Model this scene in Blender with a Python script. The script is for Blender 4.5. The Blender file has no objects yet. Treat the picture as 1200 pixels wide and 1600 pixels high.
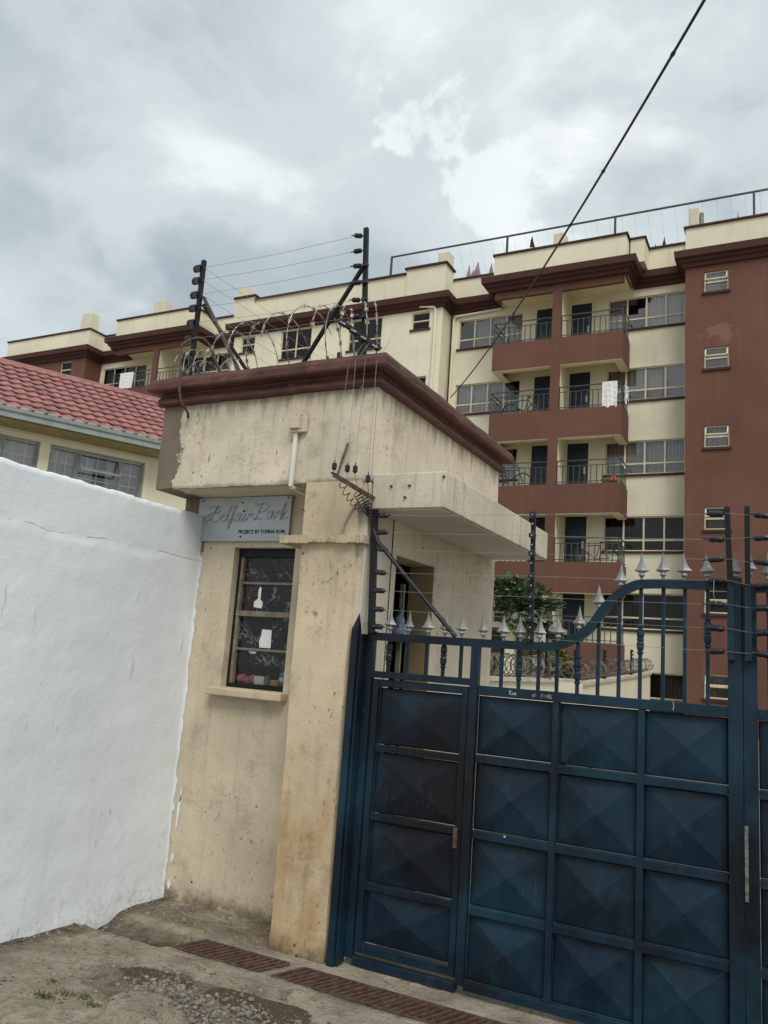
import bpy, math, random
import numpy as np
from mathutils import Vector, Matrix

random.seed(7); RNG = np.random.default_rng(7)
SC = bpy.context.scene; COL = SC.collection
PI = math.pi

# ------------------------------------------------------------------ camera
cd = bpy.data.cameras.new('camera'); cam = bpy.data.objects.new('camera', cd); COL.objects.link(cam)
cd.sensor_fit = 'VERTICAL'; cd.sensor_height = 36.0; cd.lens = 36.0 * 1260 / 1600
cd.clip_start = 0.05; cd.clip_end = 3000
R_ = Vector((0.88995014, 0.45058184, 0.07046099)); D_ = Vector((-0.01873818, 0.19049625, -0.98150907)); F_ = Vector((-0.45567272, 0.87217383, 0.17797525))
cm = Matrix.Identity(4)
for i in range(3):
    cm[i][0] = R_[i]; cm[i][1] = -D_[i]; cm[i][2] = -F_[i]
cm.translation = Vector((0, 0, 1.65))
cam.matrix_world = cm
SC.camera = cam

# ------------------------------------------------------------------ sky, sun, exposure
SUN_EL, SUN_AZ = math.radians(52), math.radians(140)      # azimuth measured from +Y towards +X
SKY_GAIN = 0.70
W = bpy.data.worlds.new('World'); SC.world = W; W.use_nodes = True
def build_world():
    nt = W.node_tree; nt.nodes.clear(); N = nt.nodes.new; L = nt.links.new
    out = N('ShaderNodeOutputWorld')
    sky = N('ShaderNodeTexSky'); sky.sky_type = 'NISHITA'; sky.sun_disc = False
    sky.sun_elevation = SUN_EL; sky.sun_rotation = SUN_AZ
    b1 = N('ShaderNodeBackground'); b1.inputs[1].default_value = 0.05; L(sky.outputs[0], b1.inputs[0])
    tc = N('ShaderNodeTexCoord'); sep = N('ShaderNodeSeparateXYZ'); L(tc.outputs['Generated'], sep.inputs[0])
    def math_(op, a, b=None):
        m = N('ShaderNodeMath'); m.operation = op
        for k, v in ((0, a), (1, b)):
            if v is None: continue
            if isinstance(v, (int, float)): m.inputs[k].default_value = v
            else: L(v, m.inputs[k])
        return m.outputs[0]
    zc = math_('ADD', math_('MAXIMUM', sep.outputs[2], 0.0), 0.28)
    comb = N('ShaderNodeCombineXYZ'); L(math_('DIVIDE', sep.outputs[0], zc), comb.inputs[0]); L(math_('DIVIDE', sep.outputs[1], zc), comb.inputs[1])
    def noise(scale, detail, rough, off, dist=0.0):
        mp = N('ShaderNodeMapping'); mp.inputs['Location'].default_value = off; L(comb.outputs[0], mp.inputs[0])
        n = N('ShaderNodeTexNoise'); n.inputs['Scale'].default_value = scale; n.inputs['Detail'].default_value = detail
        n.inputs['Roughness'].default_value = rough; n.inputs['Distortion'].default_value = dist; L(mp.outputs[0], n.inputs['Vector']); return n.outputs['Fac']
    def ramp(f, stops):
        r = N('ShaderNodeValToRGB'); e = r.color_ramp.elements
        while len(e) < len(stops): e.new(0.5)
        for el, (p, c) in zip(e, stops): el.position = p; el.color = (*c, 1)
        r.color_ramp.interpolation = 'EASE'; L(f, r.inputs[0]); return r.outputs[0]
    big = noise(1.25, 6.0, 0.50, CLOUD_OFF, 0.25)
    fine = noise(3.2, 9.0, 0.58, (2.7, 9.4, 1.0), 0.35)
    f = math_('ADD', math_('MULTIPLY', big, 0.60), math_('MULTIPLY', fine, 0.40))
    # the darker bank of cloud and the bright cumulus tops, at their directions
    def blob(d, lo, hi):
        dp = N('ShaderNodeVectorMath'); dp.operation = 'DOT_PRODUCT'; L(tc.outputs['Generated'], dp.inputs[0]); dp.inputs[1].default_value = d
        mr = N('ShaderNodeMapRange'); mr.interpolation_type = 'SMOOTHSTEP'; mr.inputs[1].default_value = lo; mr.inputs[2].default_value = hi
        wob = math_('MULTIPLY', math_('SUBTRACT', fine, 0.5), 0.10)
        L(math_('ADD', dp.outputs['Value'], wob), mr.inputs[0]); return mr.outputs[0]
    f = math_('ADD', math_('SUBTRACT', f, math_('MULTIPLY', blob(DARK1, 0.93, 1.0), 0.11)), -0.008)
    f = math_('ADD', f, math_('MULTIPLY', blob(BRIGHT1, 0.9975, 1.003), 0.045))
    col = ramp(f, ((0.29, (0.30, 0.36, 0.40)), (0.41, (0.43, 0.50, 0.535)), (0.49, (0.60, 0.67, 0.695)), (0.57, (0.81, 0.865, 0.875)), (0.67, (0.96, 0.995, 0.995))))
    b2 = N('ShaderNodeBackground'); L(col, b2.inputs[0]); b2.inputs[1].default_value = SKY_GAIN
    gap = noise(1.9, 5.0, 0.5, (5.3, 2.2, 0.0))
    gm = N('ShaderNodeMapRange'); gm.inputs[1].default_value = 0.26; gm.inputs[2].default_value = 0.44; gm.inputs[3].default_value = 0.55; gm.inputs[4].default_value = 0.97; L(gap, gm.inputs[0])
    mx = N('ShaderNodeMixShader'); L(gm.outputs[0], mx.inputs[0]); L(b1.outputs[0], mx.inputs[1]); L(b2.outputs[0], mx.inputs[2])
    L(mx.outputs[0], out.inputs[0])
CLOUD_OFF = (0.6, 2.2, 1.0)
def pix_dir(x, y):
    v = R_ * ((x - 600) / 1260) + D_ * ((y - 800) / 1260) + F_; return tuple(v.normalized())
DARK1 = pix_dir(330, 255); BRIGHT1 = pix_dir(770, 315)
build_world()
sd = bpy.data.lights.new('sun', 'SUN'); sd.energy = 1.5; sd.angle = math.radians(28); sd.color = (1.0, 0.965, 0.91)
sun = bpy.data.objects.new('sun', sd); COL.objects.link(sun)
sun.rotation_euler = (PI / 2 - SUN_EL, 0, PI - SUN_AZ)
SC.view_settings.view_transform = 'Standard'; SC.view_settings.look = 'None'
SC.view_settings.exposure = 0.66; SC.view_settings.gamma = 1.0; SC.view_settings.use_curve_mapping = False

# ------------------------------------------------------------------ helpers: materials
class MT:
    def __init__(s, name):
        s.m = bpy.data.materials.new(name); s.m.use_nodes = True; s.nt = s.m.node_tree; s.nt.nodes.clear()
        s.out = s.N('ShaderNodeOutputMaterial'); s.b = s.N('ShaderNodeBsdfPrincipled'); s.L(s.b.outputs[0], s.out.inputs[0])
        s.tc = s.N('ShaderNodeTexCoord'); s.geo = s.N('ShaderNodeNewGeometry'); s.oi = None
        s.obj = s.tc.outputs['Object']; s.pos = s.geo.outputs['Position']
    def N(s, t): return s.nt.nodes.new(t)
    def L(s, a, b): s.nt.links.new(a, b)
    def put(s, v, inp):
        if isinstance(v, bpy.types.NodeSocket): s.L(v, inp)
        elif isinstance(v, (int, float)): inp.default_value = v
        else: inp.default_value = (*v, 1) if len(v) == 3 and inp.type == 'RGBA' else v
    def map(s, vec, scale=(1, 1, 1), loc=(0, 0, 0), rot=(0, 0, 0)):
        m = s.N('ShaderNodeMapping'); m.inputs['Scale'].default_value = scale; m.inputs['Location'].default_value = loc; m.inputs['Rotation'].default_value = rot
        s.L(vec, m.inputs[0]); return m.outputs[0]
    def noise(s, scale, detail=5, rough=0.55, vec=None, dist=0.0):
        n = s.N('ShaderNodeTexNoise'); n.inputs['Scale'].default_value = scale; n.inputs['Detail'].default_value = detail
        n.inputs['Roughness'].default_value = rough; n.inputs['Distortion'].default_value = dist
        s.L(vec if vec is not None else s.pos, n.inputs['Vector']); return n.outputs['Fac']
    def voro(s, scale, feature='F1', vec=None, rand=1.0):
        n = s.N('ShaderNodeTexVoronoi'); n.feature = feature; n.inputs['Scale'].default_value = scale; n.inputs['Randomness'].default_value = rand
        s.L(vec if vec is not None else s.pos, n.inputs['Vector']); return n
    def rng(s, f, a, b, c=0.0, d=1.0):
        n = s.N('ShaderNodeMapRange'); n.interpolation_type = 'SMOOTHSTEP'
        for i, v in enumerate((f, a, b, c, d)): s.put(v, n.inputs[i])
        return n.outputs[0]
    def mix(s, f, a, b, mode='MIX'):
        n = s.N('ShaderNodeMix'); n.data_type = 'RGBA'; n.blend_type = mode
        s.put(f, n.inputs[0]); s.put(a, n.inputs[6]); s.put(b, n.inputs[7]); return n.outputs[2]
    def mth(s, op, a, b=0.0):
        n = s.N('ShaderNodeMath'); n.operation = op; s.put(a, n.inputs[0]); s.put(b, n.inputs[1]); return n.outputs[0]
    def sep(s, v):
        n = s.N('ShaderNodeSeparateXYZ'); s.L(v, n.inputs[0]); return n.outputs
    def bump(s, h, strength=0.3, dist=0.01, prev=None):
        n = s.N('ShaderNodeBump'); n.inputs['Strength'].default_value = strength; n.inputs['Distance'].default_value = dist
        s.put(h, n.inputs['Height'])
        if prev is not None: s.L(prev, n.inputs['Normal'])
        return n.outputs[0]
    def done(s, color, rough=0.8, metal=0.0, normal=None, spec=None):
        s.put(color, s.b.inputs['Base Color']); s.put(rough, s.b.inputs['Roughness']); s.put(metal, s.b.inputs['Metallic'])
        if spec is not None: s.b.inputs['Specular IOR Level'].default_value = spec
        if normal is not None: s.L(normal, s.b.inputs['Normal'])
        return s.m

def sc3(c, k): return tuple(min(1, v * k) for v in c)

def plain(name, c, rough=0.6, metal=0.0, vary=0.25, scale=6.0, bump=0.15, bscale=60.0, spec=None):
    t = MT(name); n = t.noise(scale); f = t.rng(n, 0.3, 0.7)
    col = t.mix(f, sc3(c, 1 - vary), sc3(c, 1 + vary))
    return t.done(col, rough, metal, t.bump(t.noise(bscale, 3), bump, 0.004), spec)

def plaster(name, c, dirt=(0.16, 0.125, 0.08), grime=0.35, pits=True, moss=None, bump=0.45, streaks=0.4, bare=None, warm=None):
    t = MT(name); P = t.pos; X = t.sep(P)
    n1 = t.noise(1.6, 7, 0.6); n2 = t.noise(7, 6, 0.6); n3 = t.noise(40, 4, 0.6)
    col = t.mix(t.rng(n1, 0.3, 0.72), sc3(c, 0.86), sc3(c, 1.10))
    col = t.mix(t.mth('MULTIPLY', t.rng(n2, 0.45, 0.8), 0.35), col, sc3(c, 0.78))
    if warm is not None:    # ochre rub marks
        wn = t.noise(3.2, 5, 0.6, t.map(P, (1, 1, 0.6), (4, 1, 2)))
        wz = t.rng(X[2], 1.35, 0.5)
        col = t.mix(t.mth('MULTIPLY', t.mth('MULTIPLY', t.rng(wn, 0.34, 0.60), wz), 0.8), col, warm)
    st = t.noise(2.2, 6, 0.62, t.map(P, (7, 7, 0.55)))
    col = t.mix(t.mth('MULTIPLY', t.rng(st, 0.50, 0.76), streaks), col, dirt)
    gr = t.noise(4.5, 9, 0.7, t.map(P, (1, 1, 1), (9, 3, 1)))
    col = t.mix(t.mth('MULTIPLY', t.rng(gr, 0.52, 0.72), grime), col, dirt)
    h = t.mth('ADD', t.mth('MULTIPLY', n2, 0.6), t.mth('MULTIPLY', n3, 0.25))
    if pits:
        pv = t.voro(9.0, 'F1', t.map(P, (1, 1, 1), (3.3, 1.7, 0.4))).outputs['Distance']
        pm = t.rng(t.mth('ADD', pv, t.mth('MULTIPLY', t.noise(30, 3), 0.16)), 0.175, 0.14)
        sel = t.rng(t.noise(2.7, 3), 0.46, 0.56); pm = t.mth('MULTIPLY', pm, sel)
        col = t.mix(t.mth('MULTIPLY', pm, 0.8), col, (0.06, 0.045, 0.03)); h = t.mth('SUBTRACT', h, t.mth('MULTIPLY', pm, 0.6))
        sv = t.noise(26, 2, 0.5, t.map(P, (1.4, 1.4, 0.8), (2, 8, 3))); sm = t.mth('MULTIPLY', t.rng(sv, 0.65, 0.70), t.rng(t.noise(1.9, 4, 0.6, t.map(P, (1, 1, 1), (7, 7, 7))), 0.48, 0.6))
        col = t.mix(t.mth('MULTIPLY', sm, 0.7), col, dirt)
    rough = 0.88
    if moss is not None:
        z0, z1 = moss
        mn = t.mth('ADD', X[2], t.mth('MULTIPLY', t.mth('SUBTRACT', t.noise(16, 7, 0.75, t.map(P, (1, 1, 0.9))), 0.5), 0.22))
        mm = t.mth('MULTIPLY', t.rng(mn, z1 + 0.05, z0 - 0.04), t.rng(t.noise(7, 5, 0.65), 0.30, 0.52))
        col = t.mix(t.mth('MULTIPLY', mm, 0.85), col, t.mix(t.noise(16), (0.075, 0.06, 0.035), (0.13, 0.10, 0.06)))
    if bare is not None:    # run-off stains below the roof cap
        rn = t.noise(3.0, 6, 0.65, t.map(P, (5, 5, 0.5), (2, 2, 8))); rz = t.rng(t.mth('ADD', X[2], t.mth('MULTIPLY', t.mth('SUBTRACT', rn, 0.5), 0.55)), 3.16, 3.32)
        col = t.mix(t.mth('MULTIPLY', rz, 0.6), col, (0.15, 0.115, 0.08))
        rb = t.rng(t.mth('ADD', X[2], t.mth('MULTIPLY', t.mth('SUBTRACT', t.noise(9, 6, 0.65), 0.5), 0.10)), 2.722, 2.692)
        col = t.mix(t.mth('MULTIPLY', rb, t.mth('MULTIPLY', t.rng(X[1], 4.20, 4.16), 0.6)), col, (0.17, 0.13, 0.09))
    if bare is not None:    # plaster skin fallen off, bare cement showing
        x0, w = bare
        bn = t.mth('ADD', X[0], t.mth('MULTIPLY', t.mth('SUBTRACT', t.noise(5.5, 7, 0.62), 0.5), w))
        bm = t.rng(bn, x0 + 0.006, x0 - 0.006)
        col = t.mix(bm, col, t.mix(t.noise(9), (0.135, 0.105, 0.078), (0.22, 0.178, 0.135)))
        h = t.mth('SUBTRACT', h, t.mth('MULTIPLY', bm, 0.9))
    # hairline scratches and knocks in the skin of the plaster
    sn = t.noise(9, 5, 0.6, t.map(P, (1.0, 1.0, 2.2), (5, 5, 5), (0.3, 0.5, 0.2))); sl = t.rng(t.mth('ABSOLUTE', t.mth('SUBTRACT', sn, 0.5)), 0.006, 0.002)
    sl = t.mth('MULTIPLY', sl, t.rng(t.noise(2.4, 4, 0.6, t.map(P, (1, 1, 1), (2, 9, 9))), 0.56, 0.64))
    col = t.mix(t.mth('MULTIPLY', sl, 0.6), col, (0.12, 0.09, 0.06)); h = t.mth('SUBTRACT', h, t.mth('MULTIPLY', sl, 0.5))
    fd = t.noise(55, 5, 0.7); col = t.mix(t.mth('MULTIPLY', t.rng(fd, 0.52, 0.70), 0.22), col, dirt)
    return t.done(col, rough, 0, t.bump(h, bump, 0.016), 0.25)

def paintwall(name, c, vary=0.07, stain=0.18, dirt=(0.2, 0.17, 0.12), worn=None):
    t = MT(name); P = t.pos
    col = t.mix(t.rng(t.noise(0.5, 6, 0.6), 0.3, 0.7), sc3(c, 1 - vary), sc3(c, 1 + vary))
    st = t.noise(1.1, 6, 0.6, t.map(P, (3.5, 3.5, 0.25)))
    col = t.mix(t.mth('MULTIPLY', t.rng(st, 0.52, 0.85), stain), col, dirt)
    if worn is not None:      # paint worn thin round one spot
        (wx, wy, wz), wr, wc = worn
        vm = t.N('ShaderNodeVectorMath'); vm.operation = 'SUBTRACT'; t.L(P, vm.inputs[0]); vm.inputs[1].default_value = (wx, wy, wz)
        ln = t.N('ShaderNodeVectorMath'); ln.operation = 'LENGTH'; t.L(t.map(vm.outputs[0], (1, 1, 2.0)), ln.inputs[0])
        wm = t.mth('ADD', ln.outputs['Value'], t.mth('MULTIPLY', t.mth('SUBTRACT', t.noise(2.6, 6, 0.65), 0.5), 2.2))
        col = t.mix(t.mth('MULTIPLY', t.rng(wm, wr, wr * 0.7), 0.42), col, wc)
    g = t.noise(2.6, 8, 0.7); col = t.mix(t.mth('MULTIPLY', t.rng(g, 0.58, 0.8), stain), col, dirt)
    return t.done(col, 0.85, 0, t.bump(t.noise(9, 5, 0.6), 0.2, 0.02), 0.25)

M = {}
M['white_wall'] = None
M['guard'] = plaster('weathered_cream_plaster', (0.625, 0.545, 0.425), bare=(-3.80, 0.26), streaks=0.28, grime=0.36)
M['guard_low'] = plaster('weathered_cream_plaster_low', (0.59, 0.505, 0.37), moss=(0.02, 0.085), streaks=0.26, grime=0.40)
M['pillar'] = plaster('ochre_pillar_plaster', (0.60, 0.49, 0.34), moss=(0.03, 0.10), warm=(0.44, 0.28, 0.125), streaks=0.30, grime=0.45)
M['ledge'] = plaster('broken_ledge_plaster', (0.55, 0.46, 0.32), grime=0.85, streaks=0.5)
M['canopy'] = plaster('grey_cream_canopy_plaster', (0.57, 0.515, 0.41), streaks=0.6, grime=0.4, dirt=(0.17, 0.14, 0.095), pits=False)
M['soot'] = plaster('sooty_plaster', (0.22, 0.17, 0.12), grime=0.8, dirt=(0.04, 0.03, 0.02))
M['door_jamb'] = plaster('tan_jamb_plaster', (0.36, 0.28, 0.15), streaks=0.3, pits=False)
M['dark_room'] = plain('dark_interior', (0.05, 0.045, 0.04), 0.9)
M['cream'] = paintwall('cream_paint', (0.72, 0.67, 0.515), stain=0.24)
M['cream_in'] = paintwall('cream_paint_balcony', (0.74, 0.68, 0.48), stain=0.08)
M['brown'] = paintwall('brown_paint', (0.136, 0.064, 0.046), vary=0.12, stain=0.25, dirt=(0.26, 0.15, 0.11), worn=((-2.3, 28.9, 13.75), 0.55, (0.26, 0.155, 0.115)))
M['brown_trim'] = paintwall('brown_trim', (0.070, 0.030, 0.024), vary=0.15, stain=0.3, dirt=(0.06, 0.03, 0.025))
M['house_wall'] = paintwall('pale_cream_house_wall', (0.74, 0.70, 0.53), stain=0.1)
M['soffit'] = plain('ochre_soffit', (0.30, 0.245, 0.12), 0.8, vary=0.15)
M['gutter'] = plain('grey_painted_gutter', (0.25, 0.29, 0.28), 0.5, vary=0.12)
M['winframe'] = plain('cream_window_frame', (0.62, 0.54, 0.38), 0.5, vary=0.08)
M['greyframe'] = plain('grey_green_steel_frame', (0.30, 0.34, 0.33), 0.5, vary=0.12)
M['whitebar'] = plain('white_bar', (0.75, 0.74, 0.70), 0.5, vary=0.08)
M['chim'] = paintwall('cream_chimney', (0.66, 0.61, 0.46))
M['black_steel'] = plain('black_painted_steel', (0.007, 0.007, 0.009), 0.5, 0.0, vary=0.35, spec=0.3)
M['rust_steel'] = plain('rusty_steel', (0.085, 0.055, 0.042), 0.8, 0.1, vary=0.45, scale=30)
M['insul'] = plain('black_insulator', (0.012, 0.013, 0.02), 0.28, vary=0.2)
M['razor_dull'] = plain('dull_razor_wire', (0.15, 0.13, 0.11), 0.55, 0.4, vary=0.6, scale=8)
M['soffit_white'] = plain('painted_canopy_underside', (0.62, 0.60, 0.55), 0.85, vary=0.06, scale=3, bump=0.1)
M['wire'] = plain('galvanised_wire', (0.30, 0.30, 0.29), 0.45, 0.6, vary=0.2)
M['razor'] = plain('razor_wire', (0.33, 0.31, 0.28), 0.42, 0.5, vary=0.75, scale=18)
M['cable'] = plain('black_cable', (0.018, 0.014, 0.022), 0.55, vary=0.2)
M['doornavy'] = plain('navy_steel_door', (0.012, 0.022, 0.042), 0.45, vary=0.35)
M['rail'] = plain('dark_balcony_rail', (0.035, 0.045, 0.045), 0.5, vary=0.25)
M['silver'] = plain('silver_paint', (0.24, 0.24, 0.235), 0.48, 0.3, vary=0.18, scale=25)
M['lock'] = plain('pale_lock', (0.6, 0.58, 0.54), 0.4, 0.3)
M['signboard'] = plain('grey_signboard', (0.43, 0.47, 0.49), 0.42, 0.1, vary=0.10, scale=3)
M['ink'] = plain('black_ink', (0.012, 0.012, 0.013), 0.5)
M['grey_ink'] = plain('grey_ink', (0.10, 0.105, 0.11), 0.5)
M['chalk'] = plain('white_paint_mark', (0.75, 0.75, 0.74), 0.8)
M['pvc'] = plain('white_conduit', (0.66, 0.64, 0.58), 0.45, vary=0.1)
M['boxcream'] = plain('cream_box', (0.56, 0.47, 0.34), 0.5, vary=0.1)
M['paper'] = plain('white_paper', (0.72, 0.75, 0.72), 0.8, vary=0.05)
M['pink'] = plain('pink_cloth', (0.55, 0.14, 0.20), 0.9, vary=0.4, scale=40)
M['green'] = plain('green_card', (0.05, 0.18, 0.08), 0.7)
M['orange'] = plain('orange_card', (0.55, 0.25, 0.07), 0.7)
M['plastic'] = plain('bluish_plastic_bag', (0.20, 0.23, 0.33), 0.25, vary=0.6, scale=30, bump=0.8, bscale=25)
M['terracotta'] = plain('terracotta', (0.26, 0.085, 0.045), 0.8, vary=0.2)
M['whitecloth'] = plain('white_cloth', (0.72, 0.72, 0.70), 0.95, vary=0.08, scale=12, bump=0.5, bscale=50)
M['greycloth'] = plain('grey_pink_cloth', (0.30, 0.24, 0.23), 0.95)
M['darkcloth'] = plain('dark_cloth', (0.03, 0.03, 0.05), 0.95)
M['tyre'] = plain('tyre', (0.02, 0.02, 0.02), 0.8)
M['bikeblack'] = plain('black_bike_paint', (0.02, 0.022, 0.028), 0.35)
M['bikered'] = plain('red_bike_paint', (0.22, 0.04, 0.035), 0.4)
M['green_wall'] = paintwall('green_painted_wall', (0.085, 0.14, 0.085))
M['slab_grey'] = plain('grey_slab', (0.24, 0.24, 0.235), 0.85, vary=0.2)
M['bark'] = plain('bark', (0.12, 0.085, 0.055), 0.9, vary=0.3)
M['curtain_l'] = plain('pale_curtain', (0.52, 0.48, 0.43), 0.95, vary=0.12)
M['curtain_d'] = plain('brown_curtain', (0.12, 0.095, 0.065), 0.95, vary=0.2)
M['seat_red'] = plain('red_saddle', (0.24, 0.03, 0.03), 0.6)

def mat_whitewall():
    t = MT('fresh_white_paint'); P = t.pos; X = t.sep(P)
    c = (0.75, 0.80, 0.83)
    col = t.mix(t.rng(t.noise(1.2, 6, 0.6), 0.3, 0.7), sc3(c, 0.94), sc3(c, 1.04))
    st = t.noise(2.0, 5, 0.6, t.map(P, (6, 6, 0.4)))
    col = t.mix(t.mth('MULTIPLY', t.rng(st, 0.58, 0.8), 0.22), col, (0.52, 0.53, 0.52))
    # scuffs near the foot
    sc = t.noise(5.0, 8, 0.75, t.map(P, (3.0, 3.0, 1.3), (2, 5, 1)))
    col = t.mix(t.mth('MULTIPLY', t.mth('MULTIPLY', t.rng(sc, 0.56, 0.70), t.rng(X[2], 0.75, 0.15)), 0.55), col, (0.30, 0.29, 0.27))
    col = t.mix(t.mth('MULTIPLY', t.rng(t.noise(14, 4, 0.6, t.map(P, (2, 2, 1), (1, 9, 4))), 0.70, 0.78), 0.5), col, (0.40, 0.39, 0.37))
    # broken hairline crack along the old top of the wall, and a few scuffs
    cz = t.mth('SUBTRACT', X[2], t.mth('ADD', 2.238, t.mth('MULTIPLY', t.mth('SUBTRACT', t.noise(2.6, 5, 0.65, t.map(P, (0, 1, 0))), 0.5), 0.10)))
    cm1 = t.mth('MULTIPLY', t.rng(t.mth('ABSOLUTE', cz), 0.0055, 0.0015), t.rng(t.noise(3.2, 4, 0.6, t.map(P, (0, 1, 0.3), (0, 5, 2))), 0.51, 0.60))
    col = t.mix(t.mth('MULTIPLY', cm1, 0.5), col, (0.24, 0.19, 0.175))
    sf = t.noise(9, 3, 0.5, t.map(P, (1, 2.6, 0.35), (4, 4, 4))); sfm = t.mth('MULTIPLY', t.rng(sf, 0.66, 0.71), t.rng(t.noise(1.3, 3, 0.5, t.map(P, (1, 1, 1), (3, 8, 1))), 0.50, 0.60))
    col = t.mix(t.mth('MULTIPLY', sfm, 0.55), col, (0.33, 0.32, 0.30))
    spl = t.noise(22, 6, 0.7); col = t.mix(t.mth('MULTIPLY', t.mth('MULTIPLY', t.rng(spl, 0.50, 0.66), t.rng(t.mth('ADD', X[2], t.mth('MULTIPLY', t.noise(3, 4), 0.3)), 0.42, 0.12)), 0.5), col, (0.36, 0.31, 0.24))
    h = t.mth('ADD', t.noise(6, 7, 0.62), t.mth('MULTIPLY', t.noise(38, 4, 0.6), 0.4)); h = t.mth('SUBTRACT', h, t.mth('MULTIPLY', cm1, 0.6))
    bl = t.rng(t.noise(15, 2, 0.5, t.map(P, (1, 1, 0.55), (3, 3, 3))), 0.66, 0.78)
    h = t.mth('ADD', h, t.mth('MULTIPLY', bl, 0.3))
    return t.done(col, 0.62, 0, t.bump(h, 0.38, 0.012), 0.35)
M['white_wall'] = mat_whitewall()

def mat_cap():
    t = MT('flaking_brown_cap_paint'); P = t.pos
    c = (0.095, 0.035, 0.026)
    col = t.mix(t.rng(t.noise(3, 7, 0.65), 0.3, 0.7), sc3(c, 0.65), sc3(c, 1.25))
    st = t.noise(5, 6, 0.65, t.map(P, (1, 1, 2.5), (3, 2, 2)))
    col = t.mix(t.mth('MULTIPLY', t.rng(st, 0.55, 0.75), 0.6), col, (0.035, 0.02, 0.017))
    fl = t.noise(8, 6, 0.6, t.map(P, (0.8, 0.8, 1.6), (8, 2, 7))); fm = t.rng(fl, 0.69, 0.715)
    col = t.mix(t.mth('MULTIPLY', fm, 0.75), col, (0.40, 0.33, 0.27))
    ru = t.rng(t.noise(10, 5, 0.6, t.map(P, (1, 1, 1), (1, 1, 6))), 0.58, 0.72)
    col = t.mix(t.mth('MULTIPLY', ru, 0.4), col, (0.24, 0.12, 0.09))
    h = t.mth('ADD', t.noise(12, 7, 0.65), t.mth('MULTIPLY', fm, -0.5))
    return t.done(col, 0.62, 0, t.bump(h, 0.5, 0.012), 0.4)
M['cap'] = mat_cap()

def mat_gate():
    t = MT('navy_gate_paint'); P = t.pos
    c1, c2 = (0.0035, 0.012, 0.026), (0.007, 0.032, 0.055)
    col = t.mix(t.rng(t.noise(2.3, 6, 0.62), 0.30, 0.70), c1, c2)
    st = t.noise(3.5, 7, 0.7, t.map(P, (2.2, 2.2, 0.9), (1, 2, 3)))
    col = t.mix(t.mth('MULTIPLY', t.rng(st, 0.48, 0.75), 0.6), col, (0.013, 0.052, 0.070))
    bk = t.noise(1.6, 5, 0.6, t.map(P, (1, 1, 1), (5, 5, 2)))
    col = t.mix(t.mth('MULTIPLY', t.rng(bk, 0.48, 0.66), 0.75), col, (0.004, 0.005, 0.007))
    sp = t.voro(7, 'F1', t.map(P, (1, 1, 0.6), (2, 2, 2))).outputs['Distance']
    ch = t.mth('MULTIPLY', t.rng(sp, 0.050, 0.035), t.rng(t.noise(4, 2), 0.56, 0.62))
    col = t.mix(ch, col, (0.45, 0.45, 0.42))
    for ctr, sc_, r_, k_ in (((-1.78, 4.2, 0.92), (1, 1, 0.72), 0.46, 0.86), ((-.235, 4.2, .78), (2.2, 1, 0.75), 0.26, 0.8)):     # hand grime round the latches
        vm = t.N('ShaderNodeVectorMath'); vm.operation = 'SUBTRACT'; t.L(P, vm.inputs[0]); vm.inputs[1].default_value = ctr
        ln = t.N('ShaderNodeVectorMath'); ln.operation = 'LENGTH'; t.L(t.map(vm.outputs[0], sc_), ln.inputs[0])
        dm = t.mth('ADD', ln.outputs['Value'], t.mth('MULTIPLY', t.mth('SUBTRACT', t.noise(4, 6, 0.65), 0.5), 0.45))
        col = t.mix(t.mth('MULTIPLY', t.rng(dm, r_, r_ * 0.45), k_), col, (0.0035, 0.0042, 0.006))
    sx_ = t.noise(7, 4, 0.6, t.map(P, (6, 6, 0.5), (1, 7, 2))); sxm = t.mth('MULTIPLY', t.rng(t.mth('ABSOLUTE', t.mth('SUBTRACT', sx_, 0.5)), 0.008, 0.002), t.rng(t.noise(2.2, 3, 0.5, t.map(P, (1, 1, 1), (6, 2, 8))), 0.58, 0.64))
    col = t.mix(t.mth('MULTIPLY', sxm, 0.35), col, (0.10, 0.12, 0.12))
    du = t.noise(30, 6, 0.7, t.map(P, (1, 1, 1), (3, 1, 5)))
    col = t.mix(t.mth('MULTIPLY', t.rng(du, 0.60, 0.72), 0.35), col, (0.05, 0.07, 0.075))
    ro = t.rng(t.noise(6, 5, 0.6), 0.3, 0.7, 0.34, 0.66)
    return t.done(col, ro, 0, t.bump(t.mth('ADD', t.noise(5, 3), t.mth('MULTIPLY', t.noise(55, 4), 0.15)), 0.25, 0.012), 0.30)
M['gate'] = mat_gate()

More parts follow.
